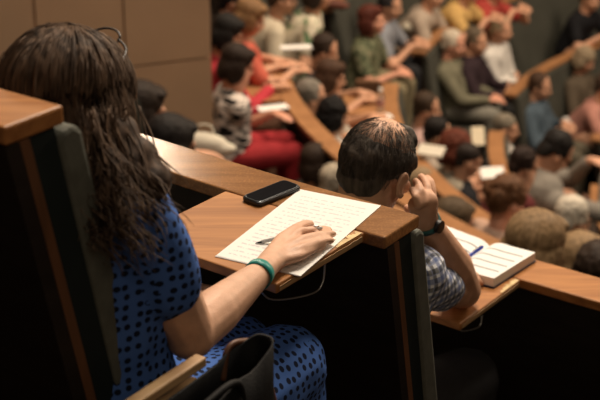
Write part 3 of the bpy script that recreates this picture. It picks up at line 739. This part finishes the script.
for q in (-1, 1):
    em = Euler((.15, 0, q*.02)).to_matrix(); ec = V((q*.086, -.010, -.020)); arc = []
    for k in range(10):
        a = R_(-75+k*27); arc.append(ec+em @ V((0, -.018*cos(a), .029*sin(a)+.002)))
    for p_, q_ in zip(arc, arc[1:]): man_ears.append(cap(p_, .0052, q_, .0052))
    man_ears += [ell(ec+em @ V((0, .006, -.026)), (.006, .009, .010)), ell(ec+em @ V((-q*.005, .004, 0)), (.005, .016, .022), em)]
blob('person_body', xf(head_caps()[:-2]+man_ears, HMm)+neck+torso+armR+armL+hr+handL+legs+[cap(a, .042, t, .03) for a, t in shoes], .0046, M['fskin'], mroot, 3)
pl = plaid(); sl = SR+(ER-SR)*.56
shirt = [('c', c[1], c[2]+.014, c[3], c[4]+.014) for c in torso]+[cap(SR, .072, SR+(ER-SR)*.3, .064), cap(SR+(ER-SR)*.3, .064, sl, .060), cap(SL, .074, SL+(EL-SL)*.6, .066)]
blob('shirt', shirt, .007, pl, mroot, 4, .006, 16, [(PV, .2, N+V((0, 0, -.08)), .18, V((-1, .4, 0))), (SR, .07, sl, .068, V((-1, 0, 0))), (SL, .07, EL, .06, V((1, 0, 0)))])
blob('trousers', [('c', c[1], c[2]+.015, c[3], c[4]+.015) for c in legs]+[cap(PV+V((.07, 0, -.02)), .146, PV+V((-.07, 0, -.02)), .146)], .011, cloth((.035, .033, .034)), mroot, 3)
for a, t in shoes: blob('shoe', [cap(a+V((0, 0, -.025)), .05, t, .038), ell(a+V((0, -.02, -.05)), (.044, .055, .035))], .01, M['black'], mroot, 2)
for s in (-1, 1):
    bm = bmesh.new(); co, fa = sphere_data(2); vs = [bm.verts.new(HMm @ (V((s*.031, .082, -.002))+p*.0095)) for p in co]
    for f in fa: bm.faces.new([vs[i] for i in f])
    obj('eye', bm, M['eye'], mroot, True)
# hair: thick round the back and sides, thin on the crown
hb2 = [ell((.060, -.022, .020), (.026, .078, .060)), ell((-.060, -.022, .020), (.026, .078, .060)), ell((0, -.078, .018), (.070, .036, .070)), ell((0, -.066, -.03), (.060, .036, .045)), ell((0, -.02, .100), (.05, .07, .0195)), ell((.045, .02, .075), (.03, .05, .032)), ell((-.045, .02, .075), (.03, .05, .032)), ell((0, .06, .075), (.05, .03, .035))]
hb2 = [ell((0, -.020, .028), (.0815, .101, .068)), ell((0, -.066, -.026), (.064, .040, .052)), ell((.070, .0, .03), (.012, .06, .03)), ell((-.070, .0, .03), (.012, .06, .03)), ell((0, .062, .07), (.05, .026, .040))]
ho = blob('hair', xf(hb2, HMm), .005, hairm((.060, .047, .038), (.13, .105, .083)), mroot, 4, .003, 60)
bm = bmesh.new(); rnd = random.Random(11)
for i in range(5200):
    t = rnd.random(); az = rnd.uniform(-pi, pi); el = rnd.uniform(-.55, 1.35) if abs(az) > .9 else rnd.uniform(.45, 1.3)
    d = V((sin(az)*cos(el), cos(az)*cos(el), sin(el)))
    o = V((0, -.015, .02)); rx = V((.078, .098, .092))
    if el > .75 and rnd.random() < min(.85, (el-.75)*2.2): continue
    p = V((o.x+d.x*rx.x*1.03, o.y+d.y*rx.y*1.03, o.z+d.z*rx.z*1.03))
    if p.z < .0 and p.y > -.045: continue
    if p.z < -.07: continue
    flow = V((d.x*.5+rnd.uniform(-.25, .25), -d.y*.2-.3+rnd.uniform(-.25, .25), -.8)); flow = (flow-d*flow.dot(d)).normalized()
    L_ = rnd.uniform(.014, .028); q = p-flow*L_*.3
    pts = [HMm @ (q+flow*L_*s+d*(.002+.0055*s-.004*s*s)) for s in (0, .35, .7, 1)]
    tube(bm, pts, [.0005, .0005, .0004, .0002], 3)
obj('hair_strands', bm, hairm((.060, .048, .039), (.15, .12, .096)), ho, True)
# watch on his wrist
d_ = (ER-WR).normalized(); wc = WR+d_*.012; wroot2 = empty('wrist_watch', mroot.location+rmM @ wc, 0, 'dark wristwatch with greenish strap on the balding man\'s wrist', 'watch')
dd = rmM @ d_; u_ = dd.orthogonal().normalized(); v_ = dd.cross(u_); bm = bmesh.new(); ra = []
for k in range(36):
    e = u_*cos(2*pi*k/36)+v_*sin(2*pi*k/36); ra.append([bm.verts.new(e*rad+dd*o) for rad, o in ((.0335, -.009), (.0335, .009), (.031, .009), (.031, -.009))])
for k in range(36):
    p, q = ra[k], ra[(k+1) % 36]
    for i in range(4): bm.faces.new((p[i], p[(i+1) % 4], q[(i+1) % 4], q[i]))
obj('strap', bm, plain((.02, .10, .095), .4, .5), wroot2, True)
vd = V((.55, -.75, .25)); vd = (vd-dd*vd.dot(dd)).normalized(); bm = bmesh.new()
for nm, r_, h0, h1, mt in (('case', .0155, .030, .040, M['black']), ('dial', .0125, .0402, .0410, M['black'])):
    bm = bmesh.new(); s2 = dd.cross(vd); lo = []; hi = []
    for k in range(28):
        e = dd*cos(2*pi*k/28)+s2*sin(2*pi*k/28); lo.append(bm.verts.new(e*r_+vd*h0)); hi.append(bm.verts.new(e*r_+vd*h1))
    bm.faces.new(lo); bm.faces.new(hi)
    for k in range(28): bm.faces.new((lo[k], lo[(k+1) % 28], hi[(k+1) % 28], hi[k]))
    obj(nm, bm, mt, wroot2)
# ---------------------------------------------------------------- things on the two near boards
def rz2(a, b): return atan2((b-a).y, (b-a).x)
# sheet pad
ztop = NB['z0']
c0, c1, c2 = Z(215, 257, ztop), Z(300, 190, ztop), Z(381, 206.5, ztop); c3 = c0+(c2-c1)*.97
pr = empty('notepad', ((c0+c2)/2).to_tuple(), 0, 'white sheets of handwritten notes on the wooden board under the woman\'s hand', 'paper')
def sheet(name, q, h, th, m, parent, curl=0, n=14, over=None):
    """a sheet between four corners (near-left, far-left, far-right, near-right)"""
    o_ = parent.location if over is None else over; bm = bmesh.new(); uvl = bm.loops.layers.uv.new('UVMap'); g = []
    for lay in (0, 1):
        g.append([[None]*(n+1) for _ in range(n+1)])
        for i in range(n+1):
            for j in range(n+1):
                s, t = i/n, j/n; p = (q[0]*(1-s)+q[3]*s)*(1-t)+(q[1]*(1-s)+q[2]*s)*t
                z = h+(th if lay else 0)+curl*(max(0, abs(t-.5)-.3)*max(0, s-.55)*8)*.02
                g[lay][i][j] = bm.verts.new(p-o_+V((0, 0, z)))
    for i in range(n):
        for j in range(n):
            f = bm.faces.new((g[1][i][j], g[1][i+1][j], g[1][i+1][j+1], g[1][i][j+1]))
            for l_, (a, b_) in zip(f.loops, ((i, j), (i+1, j), (i+1, j+1), (i, j+1))): l_[uvl].uv = (a/n, b_/n)
            bm.faces.new((g[0][i][j], g[0][i][j+1], g[0][i+1][j+1], g[0][i+1][j]))
    for i in range(n):
        for e in ((0, None), (n, None)):
            bm.faces.new((g[0][i][e[0]], g[0][i+1][e[0]], g[1][i+1][e[0]], g[1][i][e[0]])); bm.faces.new((g[0][e[0]][i], g[0][e[0]][i+1], g[1][e[0]][i+1], g[1][e[0]][i]))
    return obj(name, bm, m, parent)
white = plain((.80, .78, .75), .7, .2, .02)
sheet('lower_sheets', (c0, c1, c2, c3), .0004, .0012, white, pr)
sheet('top_sheet', (c0+V((.002, .002, 0)), c1+V((.001, -.002, 0)), c2, c3), .0018, .0005, lined(21, (.58, .57, .58), .47, thick=.32, words=26), pr)
# phone
z_ = ztop+.0135; a, b_, c_, d_ = Z(242, 194.5, z_), Z(258, 202.5, z_), Z(304, 184, z_), Z(282, 178.5, z_)
ctr = (a+b_+c_+d_)/4; lx = ((c_-b_)+(d_-a))/2; L_ = lx.length; ang = atan2(lx.y, lx.x); wdt = abs((b_-a).cross(lx.normalized()).z)
print('phone', L_, wdt)
ph = empty('smartphone', (ctr.x, ctr.y, ztop), ang, 'black smartphone lying across the ledge above the notes', 'phone')
def rrect(w, h, r, n=6):
    out = []
    for cx, cy, a0 in ((w/2-r, h/2-r, 0), (-w/2+r, h/2-r, pi/2), (-w/2+r, -h/2+r, pi), (w/2-r, -h/2+r, 1.5*pi)):
        out += [(cx+r*cos(a0+pi/2*k/n), cy+r*sin(a0+pi/2*k/n)) for k in range(n+1)]
    return out
glossy = plain((.006, .006, .008), .12, .6, .05)
for nm, w_, h_, z0, z1, mt, bv in (('phone_case', L_, wdt, .0008, .0105, M['black'], .003), ('bezel', L_-.004, wdt-.004, .0100, .0118, plain((.12, .13, .14), .25, .6, .05, 9, 0, 300, .8), .0008), ('screen', L_-.010, wdt-.010, .0119, .0126, glossy, 0)):
    bm = bmesh.new(); prism(bm, rrect(w_, h_, .010), z0, z1); obj(nm, bm, mt, ph, bevel=bv)
# her pen
def pen(label, tip, end, body, point, r=.0038):
    tip, end = V(tip), V(end); d = (end-tip).normalized(); L = (end-tip).length
    root = empty('pen', tip, 0, label, 'pen'); bm = bmesh.new(); tube(bm, [d*.012, d*.014, d*(L-.004), d*L], [r*.8, r, r, r*.6], 12); obj('barrel', bm, body, root, True)
    bm = bmesh.new(); tube(bm, [d*0, d*.006, d*.0125], [.0007, r*.5, r*.82], 12); obj('point', bm, point, root, True)
    u = d.cross(V((0, 0, 1))).normalized(); up = u.cross(d); bm = bmesh.new(); tube(bm, [d*(L-.006)+up*r, d*(L-.008)+up*(r+.0022), d*(L-.04)+up*(r+.0018)], .0011, 6); obj('clip', bm, M['metal'], root, True)
    return root
pen('slim grey pen with black tip under the writing woman\'s thumb', Z(255.5, 243.3, ztop+.0035), Z(322.5, 227.6, ztop+.030), plain((.50, .49, .46), .35, .5, .05), M['black'], .0036)
# open book
zb = zz(NB, 1)
fg, frr, nr_ = Z(490.5, 243, zb+.024), Z(535.5, 252.5, zb+.028), Z(494, 278.5, zb+.028)
fg.z = frr.z = nr_.z = 0
wv = frr-fg; gv = nr_-frr
bk = empty('open_book', (fg.x+gv.x*.5, fg.y+gv.y*.5, zb), 0, 'thick open book with white pages lying beside the balding man\'s elbow', 'book')
print('book w', wv.length, 'len', gv.length)
o0 = fg-V((bk.location.x, bk.location.y, 0)); wn = wv.normalized(); n = 18
def pages(name, side, m, thick):
    W = wv.length
    bm = bmesh.new(); uvl = bm.loops.layers.uv.new('UVMap'); cols = []
    lv = Z(446, 226, zb+.022)-fg; lv.z = 0
    for i in range(n+1):
        t = i/n; h = thick*(.42+.62*(1-math.exp(-t*9))-.10*t+.10*sin(min(1, t*2.2)*pi)); x = (wn*W if side > 0 else lv)*t
        cols.append([bm.verts.new(o0+x+gv*s+V((0, 0, z))) for s in (0, 1) for z in (.004, .004+h)])
    for i in range(n):
        p, q = cols[i], cols[i+1]
        f = bm.faces.new((p[1], q[1], q[3], p[3]))
        for l_, uvv in zip(f.loops, ((i/n, 1), ((i+1)/n, 1), ((i+1)/n, 0), (i/n, 0))): l_[uvl].uv = uvv if side > 0 else (1-uvv[0], uvv[1])
        bm.faces.new((p[0], p[2], q[2], q[0])); bm.faces.new((p[0], q[0], q[1], p[1])); bm.faces.new((p[2], p[3], q[3], q[2]))
    bm.faces.new(cols[0][:2]+cols[0][:1:-1]); bm.faces.new(cols[-1][:2]+cols[-1][:1:-1])
    o = obj(name, bm, m, bk)
    for p_ in o.data.polygons: p_.use_smooth = False
    return o
pm = lined(5.2, (.13, .13, .14), .22, (.80, .79, .77), .14, 6)
pages('page_block', 1, pm, .026); tag(pages('page_block', -1, pm, .020), 'curling pages on the thinner side')
bm = bmesh.new(); W = wv.length
cv = [o0+gv*-.02+wn*-W*1.02, o0+gv*-.02+wn*W*1.02, o0+gv*1.02+wn*W*1.02, o0+gv*1.02+wn*-W*1.02]; prism(bm, cv, .0006, .0036); obj('cover', bm, plain((.012, .016, .05), .4, .5), bk)
pg = V((bk.location.x, bk.location.y, zb))+o0
pb = pen('blue pen resting in the fold of the open book', Z(467, 257.5, zb+.025), Z(483, 246.5, zb+.036), plain((.02, .05, .42), .3, .5), plain((.02, .05, .42), .3, .5), .0048)
# black bag beside the armrest
bgp = P(202, 414, 2.03); zs_ = wf+.455
bag = empty('bag', (bgp.x, bgp.y, zs_), R_(-34.7), 'black open handbag beside the woman in the polka dot dress', 'bag')
ht = bgp.z-zs_+.035; bm = bmesh.new(); rings = []
print('bag height', ht)
for wall, lv in (('o', (0, .05, .2, .5, .8, 1.0)), ('i', (1.0, .75, .4, .12))):
    for t in lv:
        ra, rb_ = (.034+.012*sin(t*pi)-(.004 if wall == 'i' else 0)-.02*(t == 0), .155+.012*t-(.004 if wall == 'i' else 0)-.02*(t == 0)); ring = []
        for k in range(40):
            a_ = 2*pi*k/40; cx = abs(cos(a_))**.6*(1 if cos(a_) > 0 else -1)*ra; cy = abs(sin(a_))**.6*(1 if sin(a_) > 0 else -1)*rb_
            sag = -.030*t*t*(.5-.5*cos(2*a_))*.0+.022*t**3*sin(a_)+.010*noise.noise(V((cx*20, cy*20, t*4)))
            ring.append(bm.verts.new((cx+.012*noise.noise(V((cy*14, t*3, 2))), cy, ht*t+sag*t)))
        rings.append(ring)
for p, q in zip(rings, rings[1:]):
    for k in range(40): bm.faces.new((p[k], p[(k+1) % 40], q[(k+1) % 40], q[k]))
bm.faces.new(rings[0][::-1]); bm.faces.new(rings[-1])
leather = plain((.0035, .0035, .004), .65, .15, .2, 30, .3, 260)
obj('bag_body', bm, leather, bag, True)
bm = bmesh.new(); tube(bm, smoothpath([(-.03, .09, ht*.9), (-.035, .11, ht+.012), (-.03, .14, ht+.015), (-.02, .17, ht-.01), (-.01, .20, ht*.6), (.0, .21, ht*.25)]), .0055, 8); obj('strap', bm, plain((.10, .04, .018), .5, .4), bag, True)
bm = bmesh.new(); tube(bm, smoothpath([(.032, -.12, ht*.85), (.036, -.10, ht+.0), (.036, -.04, ht+.012), (.036, .04, ht+.012), (.034, .06, ht*.85)]), .006, 8); obj('handle', bm, leather, bag, True)

# ---------------------------------------------------------------- the audience
N_, F_ = NB, FB
c = cloth
person('n1', 143, 110, N_, 3, 'brunette in profile half hidden behind the woman\'s long hair', hair='bob', hairc=(.022, .014, .01), shirt=c((.05, .04, .04)), turn=-.2, pitch=.2, hscale=1.1)
person('n2', 172, 145, N_, 3, 'dark haired head in front of the brown wall, white bag beside', hair='bob', hairc=(.010, .007, .006), shirt=c((.06, .05, .05)), pitch=.25, pose='hold', hscale=1.1)
# behind the ledge with the striped woman
person('striped', 238, 64, N_, 4, 'woman in black and white patterned top and red trousers, chin on hand', hair='bob', hairc=(.022, .013, .009), shirt=blotch((.012, .012, .012), (.62, .55, .50), (.015, .013, .013), 11, .02, True), trousers=c((.30, .025, .03)), pose='chinr', pitch=.35, fwd=.2, skin=M['pink'])
person('red', 228, 33, N_, 4, 'black haired woman in red top beyond the striped woman', hair='bob', hairc=(.009, .007, .006), shirt=c((.48, .045, .06)), sleeves='long', pose='desk', pitch=.4, fwd=.2)
person('blonde', 251, 17, N_, 4, 'sandy blonde in coral top beside the black haired woman in red', hair='bob', hairc=(.20, .11, .05), shirt=c((.52, .12, .08)), pose='desk', pitch=.4)
person('grey1', 233, 0, N_, 4, 'dark head cut by the top edge above the black haired woman in red', hair='short', hairc=(.012, .011, .012), shirt=c((.03, .03, .035)), dz=.1)
# the row with its back to that ledge
person('r5a', 325, 50, N_, 5, 'brown haired head at the far end of the row before the curved ledge', hair='short', hairc=(.03, .018, .012), shirt=c((.05, .045, .05)), pitch=.3, pose='desk')
person('r5b', 331, 76, N_, 5, 'brown bob haired person looking right behind the plastic bottle', hair='bob', hairc=(.060, .030, .017), shirt=c((.45, .40, .33)), pitch=.2, pose='clasp')
person('r5c', 312, 97, N_, 5, 'grey haired person with back to the curved ledge', hair='short', hairc=(.17, .15, .125), shirt=c((.42, .40, .37)), pitch=.1)
person('r5d', 334, 116, N_, 5, 'black haired person in white shirt just above the dark brown head', hair='curly', hairc=(.006, .005, .005), shirt=c((.62, .58, .53)), pitch=.15, hscale=.92, pose='desk', sleeves='long')
person('r5e', 319, 163, N_, 5, 'large dark brown haired head nearest the phone', hair='bob', hairc=(.030, .018, .012), shirt=c((.05, .04, .035)), pitch=.1, dz=.03)
person('r5f', 338, 184, N_, 5, 'white haired head peeking out left of the balding man', hair='short', hairc=(.36, .31, .24), shirt=c((.3, .28, .25)), pitch=.1, dz=.02)
# the row in front of the bottle's ledge
person('r6a', 427, 108, N_, 6, 'brown haired person in pale pink shirt above the balding man\'s right side', hair='short', hairc=(.040, .024, .014), shirt=c((.46, .30, .27)), sleeves='long', pitch=.15)
person('r6b', 438, 133, N_, 6, 'dark headed person between the pink shirt and the redhead', hair='short', hairc=(.012, .009, .008), shirt=c((.33, .27, .22)), pitch=.2, pose='desk')
person('r6c', 457, 150, N_, 6, 'person with big curly dark red hair', hair='curly', hairc=(.10, .024, .012), shirt=c((.30, .26, .2)), pitch=.15, hscale=1.05)
person('r6d', 424, 185, N_, 6, 'grey blonde person with glasses right beside the balding man\'s hand', hair='short', hairc=(.24, .17, .10), shirt=c((.4, .34, .28)), glasses=True, pitch=.05, dz=.05)
person('r6e', 468, 160, N_, 6, 'dark haired person in black shirt below the redhead', hair='crop', hairc=(.020, .013, .010), shirt=c((.012, .012, .014)), pitch=.3, dz=-.05)
person('r5g', 453, 222, N_, 5, 'dark blonde head just above the open book\'s pages', hair='bob', hairc=(.075, .050, .028), shirt=c((.2, .15, .1)), pitch=.3, dz=-.1, hscale=1.15)
person('updo', 507, 200, N_, 5, 'bare shouldered woman with reddish brown updo behind the open book', hair='updo', hairc=(.105, .048, .022), skin=M['pink'], pitch=.25, pose='desk', sleeves='bare', shirt=c((.5, .33, .25)), dz=.02, hscale=1.1)
# the row beyond
person('r7a', 506, 128, N_, 7, 'grey haired man in white patterned shirt below the denim jacket', hair='crop', hairc=(.17, .145, .11), shirt=blotch((.5, .48, .45), (.66, .62, .57), (.42, .38, .36), 40, .1), pitch=.1)
person('r7b', 524, 165, N_, 6, 'dark haired person in dark red top next to the grey shirted back', hair='short', hairc=(.022, .012, .009), shirt=c((.10, .022, .022)), pitch=.35, pose='chinr')
person('big', 556, 152, N_, 6, 'large person in grey shirt bending forward, dark hair', hair='short', hairc=(.012, .010, .009), shirt=c((.20, .18, .155)), pitch=.7, fwd=.38, dz=-.12, scale=1.3, shoulder=1.2, thin=1.15, sleeves='long')
person('white', 572, 219, N_, 5, 'white haired person with pale collar near the right edge', hair='short', hairc=(.55, .49, .40), shirt=c((.5, .44, .36)), pitch=.35, dz=.02)
person('bob', 536, 249, N_, 3, 'large honey blonde bob head right behind the open book', hair='bob', hairc=(.20, .125, .062), shirt=c((.15, .1, .08)), pitch=.25, dz=-.1, hscale=1.18)
person('light', 581, 262, N_, 4, 'sandy haired person between the honey blonde bob and the right edge', hair='bob', hairc=(.24, .155, .08), shirt=c((.2, .16, .12)), pitch=.2, dz=-.1, hscale=1.1)
person('edge', 602, 274, N_, 3, 'dark haired head cut by the right edge above the wooden ledge', hair='long', hairc=(.03, .018, .012), shirt=c((.1, .07, .06)), pitch=.2, dz=-.1)
# far block
camo = blotch((.05, .06, .035), (.12, .13, .075), (.20, .19, .12), 22, .04)
flor = blotch((.10, .17, .085), (.50, .45, .34), (.60, .54, .42), 12, .05)
person('f4a', 282, -2, F_, 4, 'person in cream trousers and top with a pink arm at the top edge', hair='short', hairc=(.05, .03, .02), shirt=c((.48, .42, .32)), trousers=flor, pose='lap', dz=.05)
person('f4b', 318, -8, F_, 4, 'person in green and cream printed dress by the ledge end', hair='bob', hairc=(.03, .02, .015), shirt=flor, trousers=flor, pose='lap', dz=.1)
person('f5a', 372, 20, F_, 5, 'redhead in green camouflage top and khaki trousers', hair='bob', hairc=(.085, .022, .014), shirt=camo, trousers=c((.20, .165, .10)), pose='lap', turn=-.15, skin=M['pink'], pitch=-.1)
person('f5b', 390, 5, F_, 5, 'person in grey shirt and dark cap leaning beside the redhead', hair='short', hairc=(.022, .020, .022), shirt=c((.22, .23, .26)), trousers=c((.02, .02, .022)), pose='desk', pitch=.2, fwd=.22)
person('f5c', 432, -6, F_, 5, 'person in beige shirt with bare forearm at the top edge', hair='short', hairc=(.05, .03, .02), shirt=c((.36, .29, .23)), pose='hold', fwd=.2)
person('f5d', 468, -10, F_, 5, 'person in yellow top leaning over the far desk', hair='short', hairc=(.05, .03, .02), shirt=c((.52, .33, .12)), pose='desk', fwd=.25)
person('f5e', 496, -12, F_, 5, 'person in red top at the top edge beside the yellow top', hair='short', hairc=(.03, .02, .02), shirt=c((.35, .05, .04)), pose='desk', fwd=.2)
person('f6a', 454, 44, F_, 6, 'white haired man in olive jacket with rosy face, looking right', hair='short', hairc=(.50, .43, .34), shirt=c((.15, .14, .095)), sleeves='long', trousers=c((.20, .19, .16)), pose='lap', skin=M['pink'])
person('f6b', 476, 41, F_, 6, 'grey brown haired man in black jacket and maroon tie', hair='short', hairc=(.10, .075, .05), shirt=c((.03, .018, .022)), sleeves='long', trousers=c((.02, .02, .02)), pose='lap')
person('f6c', 501, 29, F_, 6, 'fair haired person in white shirt with crossed arms', hair='short', hairc=(.24, .18, .11), shirt=c((.62, .59, .55)), sleeves='long', pose='cross', trousers=c((.03, .03, .03)))
person('f6d', 590, -2, F_, 6, 'person in black t-shirt at the top right corner', hair='short', hairc=(.10, .06, .03), shirt=c((.010, .010, .012)), pose='desk', fwd=.2, dz=.05)
person('f7a', 540, 86, F_, 7, 'brown haired person in blue denim jacket at the desk', hair='short', hairc=(.055, .030, .018), shirt=c((.065, .09, .115)), sleeves='long', pose='desk', pitch=.15, trousers=c((.10, .085, .06)))
person('f7b', 585, 60, F_, 7, 'grey blonde haired person in brown top below the empty ledge', hair='curly', hairc=(.26, .20, .13), shirt=c((.085, .065, .045)), sleeves='long', pose='desk', pitch=.3, hscale=.9)
person('f7c', 606, 88, F_, 7, 'person in pink long sleeves cut by the right edge', hair='short', hairc=(.05, .03, .02), shirt=c((.42, .20, .16)), pose='desk', pitch=.2)

# ---------------------------------------------------------------- things around the audience
def slab(name, label, cat, px, py, z, w_, d_, rz, m, tilt=0, th=.004, group=None):
    p = Z(px, py, z); bm = bmesh.new(); box(bm, (-w_/2, -d_/2, 0), (w_/2, d_/2, th), Matrix.Rotation(tilt, 4, 'X'))
    o = obj(name, bm, m, None, bevel=.001); o.location = p; o.rotation_euler = (0, 0, rz); return tag(o, label, cat, group)
z4, z5, z6 = zz(NB, 4), zz(NB, 5), zz(NB, 6); f5, f6, f7 = zz(FB, 5), zz(FB, 6), zz(FB, 7)
slab('paper', 'small white paper on the board in front of the patterned top woman', 'paper', 273, 108, z4+.001, .21, .10, .35, white, 0, .006)
slab('paper', 'white paper sheet at the upper end of the curved ledge', 'paper', 296, 48, z4+.02, .24, .10, .15, white, 0, .01)
slab('paper', 'white paper beside the plastic bottle', 'paper', 382, 117, z5+.001, .16, .10, .4, white)
slab('paper', 'pale open booklet held behind the balding man\'s head', 'paper', 431, 152, z5+.05, .19, .11, -.4, plain((.60, .55, .46), .7, .2, .05), .35, .02)
slab('paper', 'cream paper standing tilted beside the curly redhead', 'paper', 478, 136, z6+.02, .11, .16, .1, plain((.70, .62, .46), .7, .2, .03), 1.0)
slab('paper', 'white sheet on the desk at the right edge before the denim jacket', 'paper', 582, 118, f7+.001, .38, .14, .35, white)
slab('paper', 'white folded paper held up left of the reddish updo', 'paper', 492, 174, z6+.10, .19, .11, .15, white, .5, .02)
# plastic bottle
bp_ = Z(380, 115, z5); bt = empty('bottle', (bp_.x, bp_.y, z5), 0, 'small plastic water bottle with white cap on the ledge', 'bottle')
def lathe(bm, prof, n=20):
    rings = [[bm.verts.new((r*cos(2*pi*k/n), r*sin(2*pi*k/n), z)) for k in range(n)] for r, z in prof]
    for p, q in zip(rings, rings[1:]):
        for k in range(n): bm.faces.new((p[k], p[(k+1) % n], q[(k+1) % n], q[k]))
    bm.faces.new(rings[0][::-1]); bm.faces.new(rings[-1])
bm = bmesh.new(); lathe(bm, [(.030, .001), (.033, .008), (.031, .04), (.033, .07), (.031, .10), (.033, .13), (.028, .16), (.014, .185), (.0125, .20)])
gm, gn, gl, gb = nt('clear_plastic', .08, .5); gb.inputs['Base Color'].default_value = (.80, .82, .82, 1); gb.inputs['Transmission Weight'].default_value = .9; gb.inputs['IOR'].default_value = 1.3
obj('bottle_body', bm, gm, bt, True)
bm = bmesh.new(); lathe(bm, [(.015, .195), (.0155, .197), (.0155, .214), (.014, .217)]); obj('cap', bm, white, bt, True)
bm = bmesh.new(); lathe(bm, [(.0335, .075), (.0337, .076), (.0337, .122), (.0335, .123)]); obj('label_sleeve', bm, plain((.42, .20, .16), .5, .3), bt, True)
# white cushion like bag by the wall
def softbag(label, px, py, z, sc, rz, m):
    p = Z(px, py, z); r = empty('bag', (p.x, p.y, z), rz, label, 'bag')
    blob('bag_body', [ell((0, 0, .075*sc), (.15*sc, .09*sc, .075*sc)), ell((.09*sc, 0, .055*sc), (.12*sc, .07*sc, .05*sc)), ell((-.08*sc, 0, .08*sc), (.08*sc, .08*sc, .075*sc))], .012, m, r, 4, .012, 9)
    bm = bmesh.new(); tube(bm, smoothpath([(-.07*sc, 0, .14*sc), (-.05*sc, .02, .19*sc), (.03*sc, .02, .19*sc), (.06*sc, 0, .12*sc)]), .007*sc, 7); obj('handle', bm, m, r, True)
    return r
softbag('white soft bag beside the dark haired head by the wall', 206, 155, zfloor(NB, 3)+.62, .85, R_(-10), plain((.60, .55, .45), .8, .2, .06))
softbag('pale cream bag on the far desk in front of the grey shirt', 413, 33, f5+.001, .75, R_(20), plain((.55, .50, .40), .8, .2, .08))
softbag('brown bag on the top ledge end near the green printed dress', 335, 10, zz(FB, 4)+.001, .7, R_(10), plain((.12, .04, .025), .6, .3, .2))
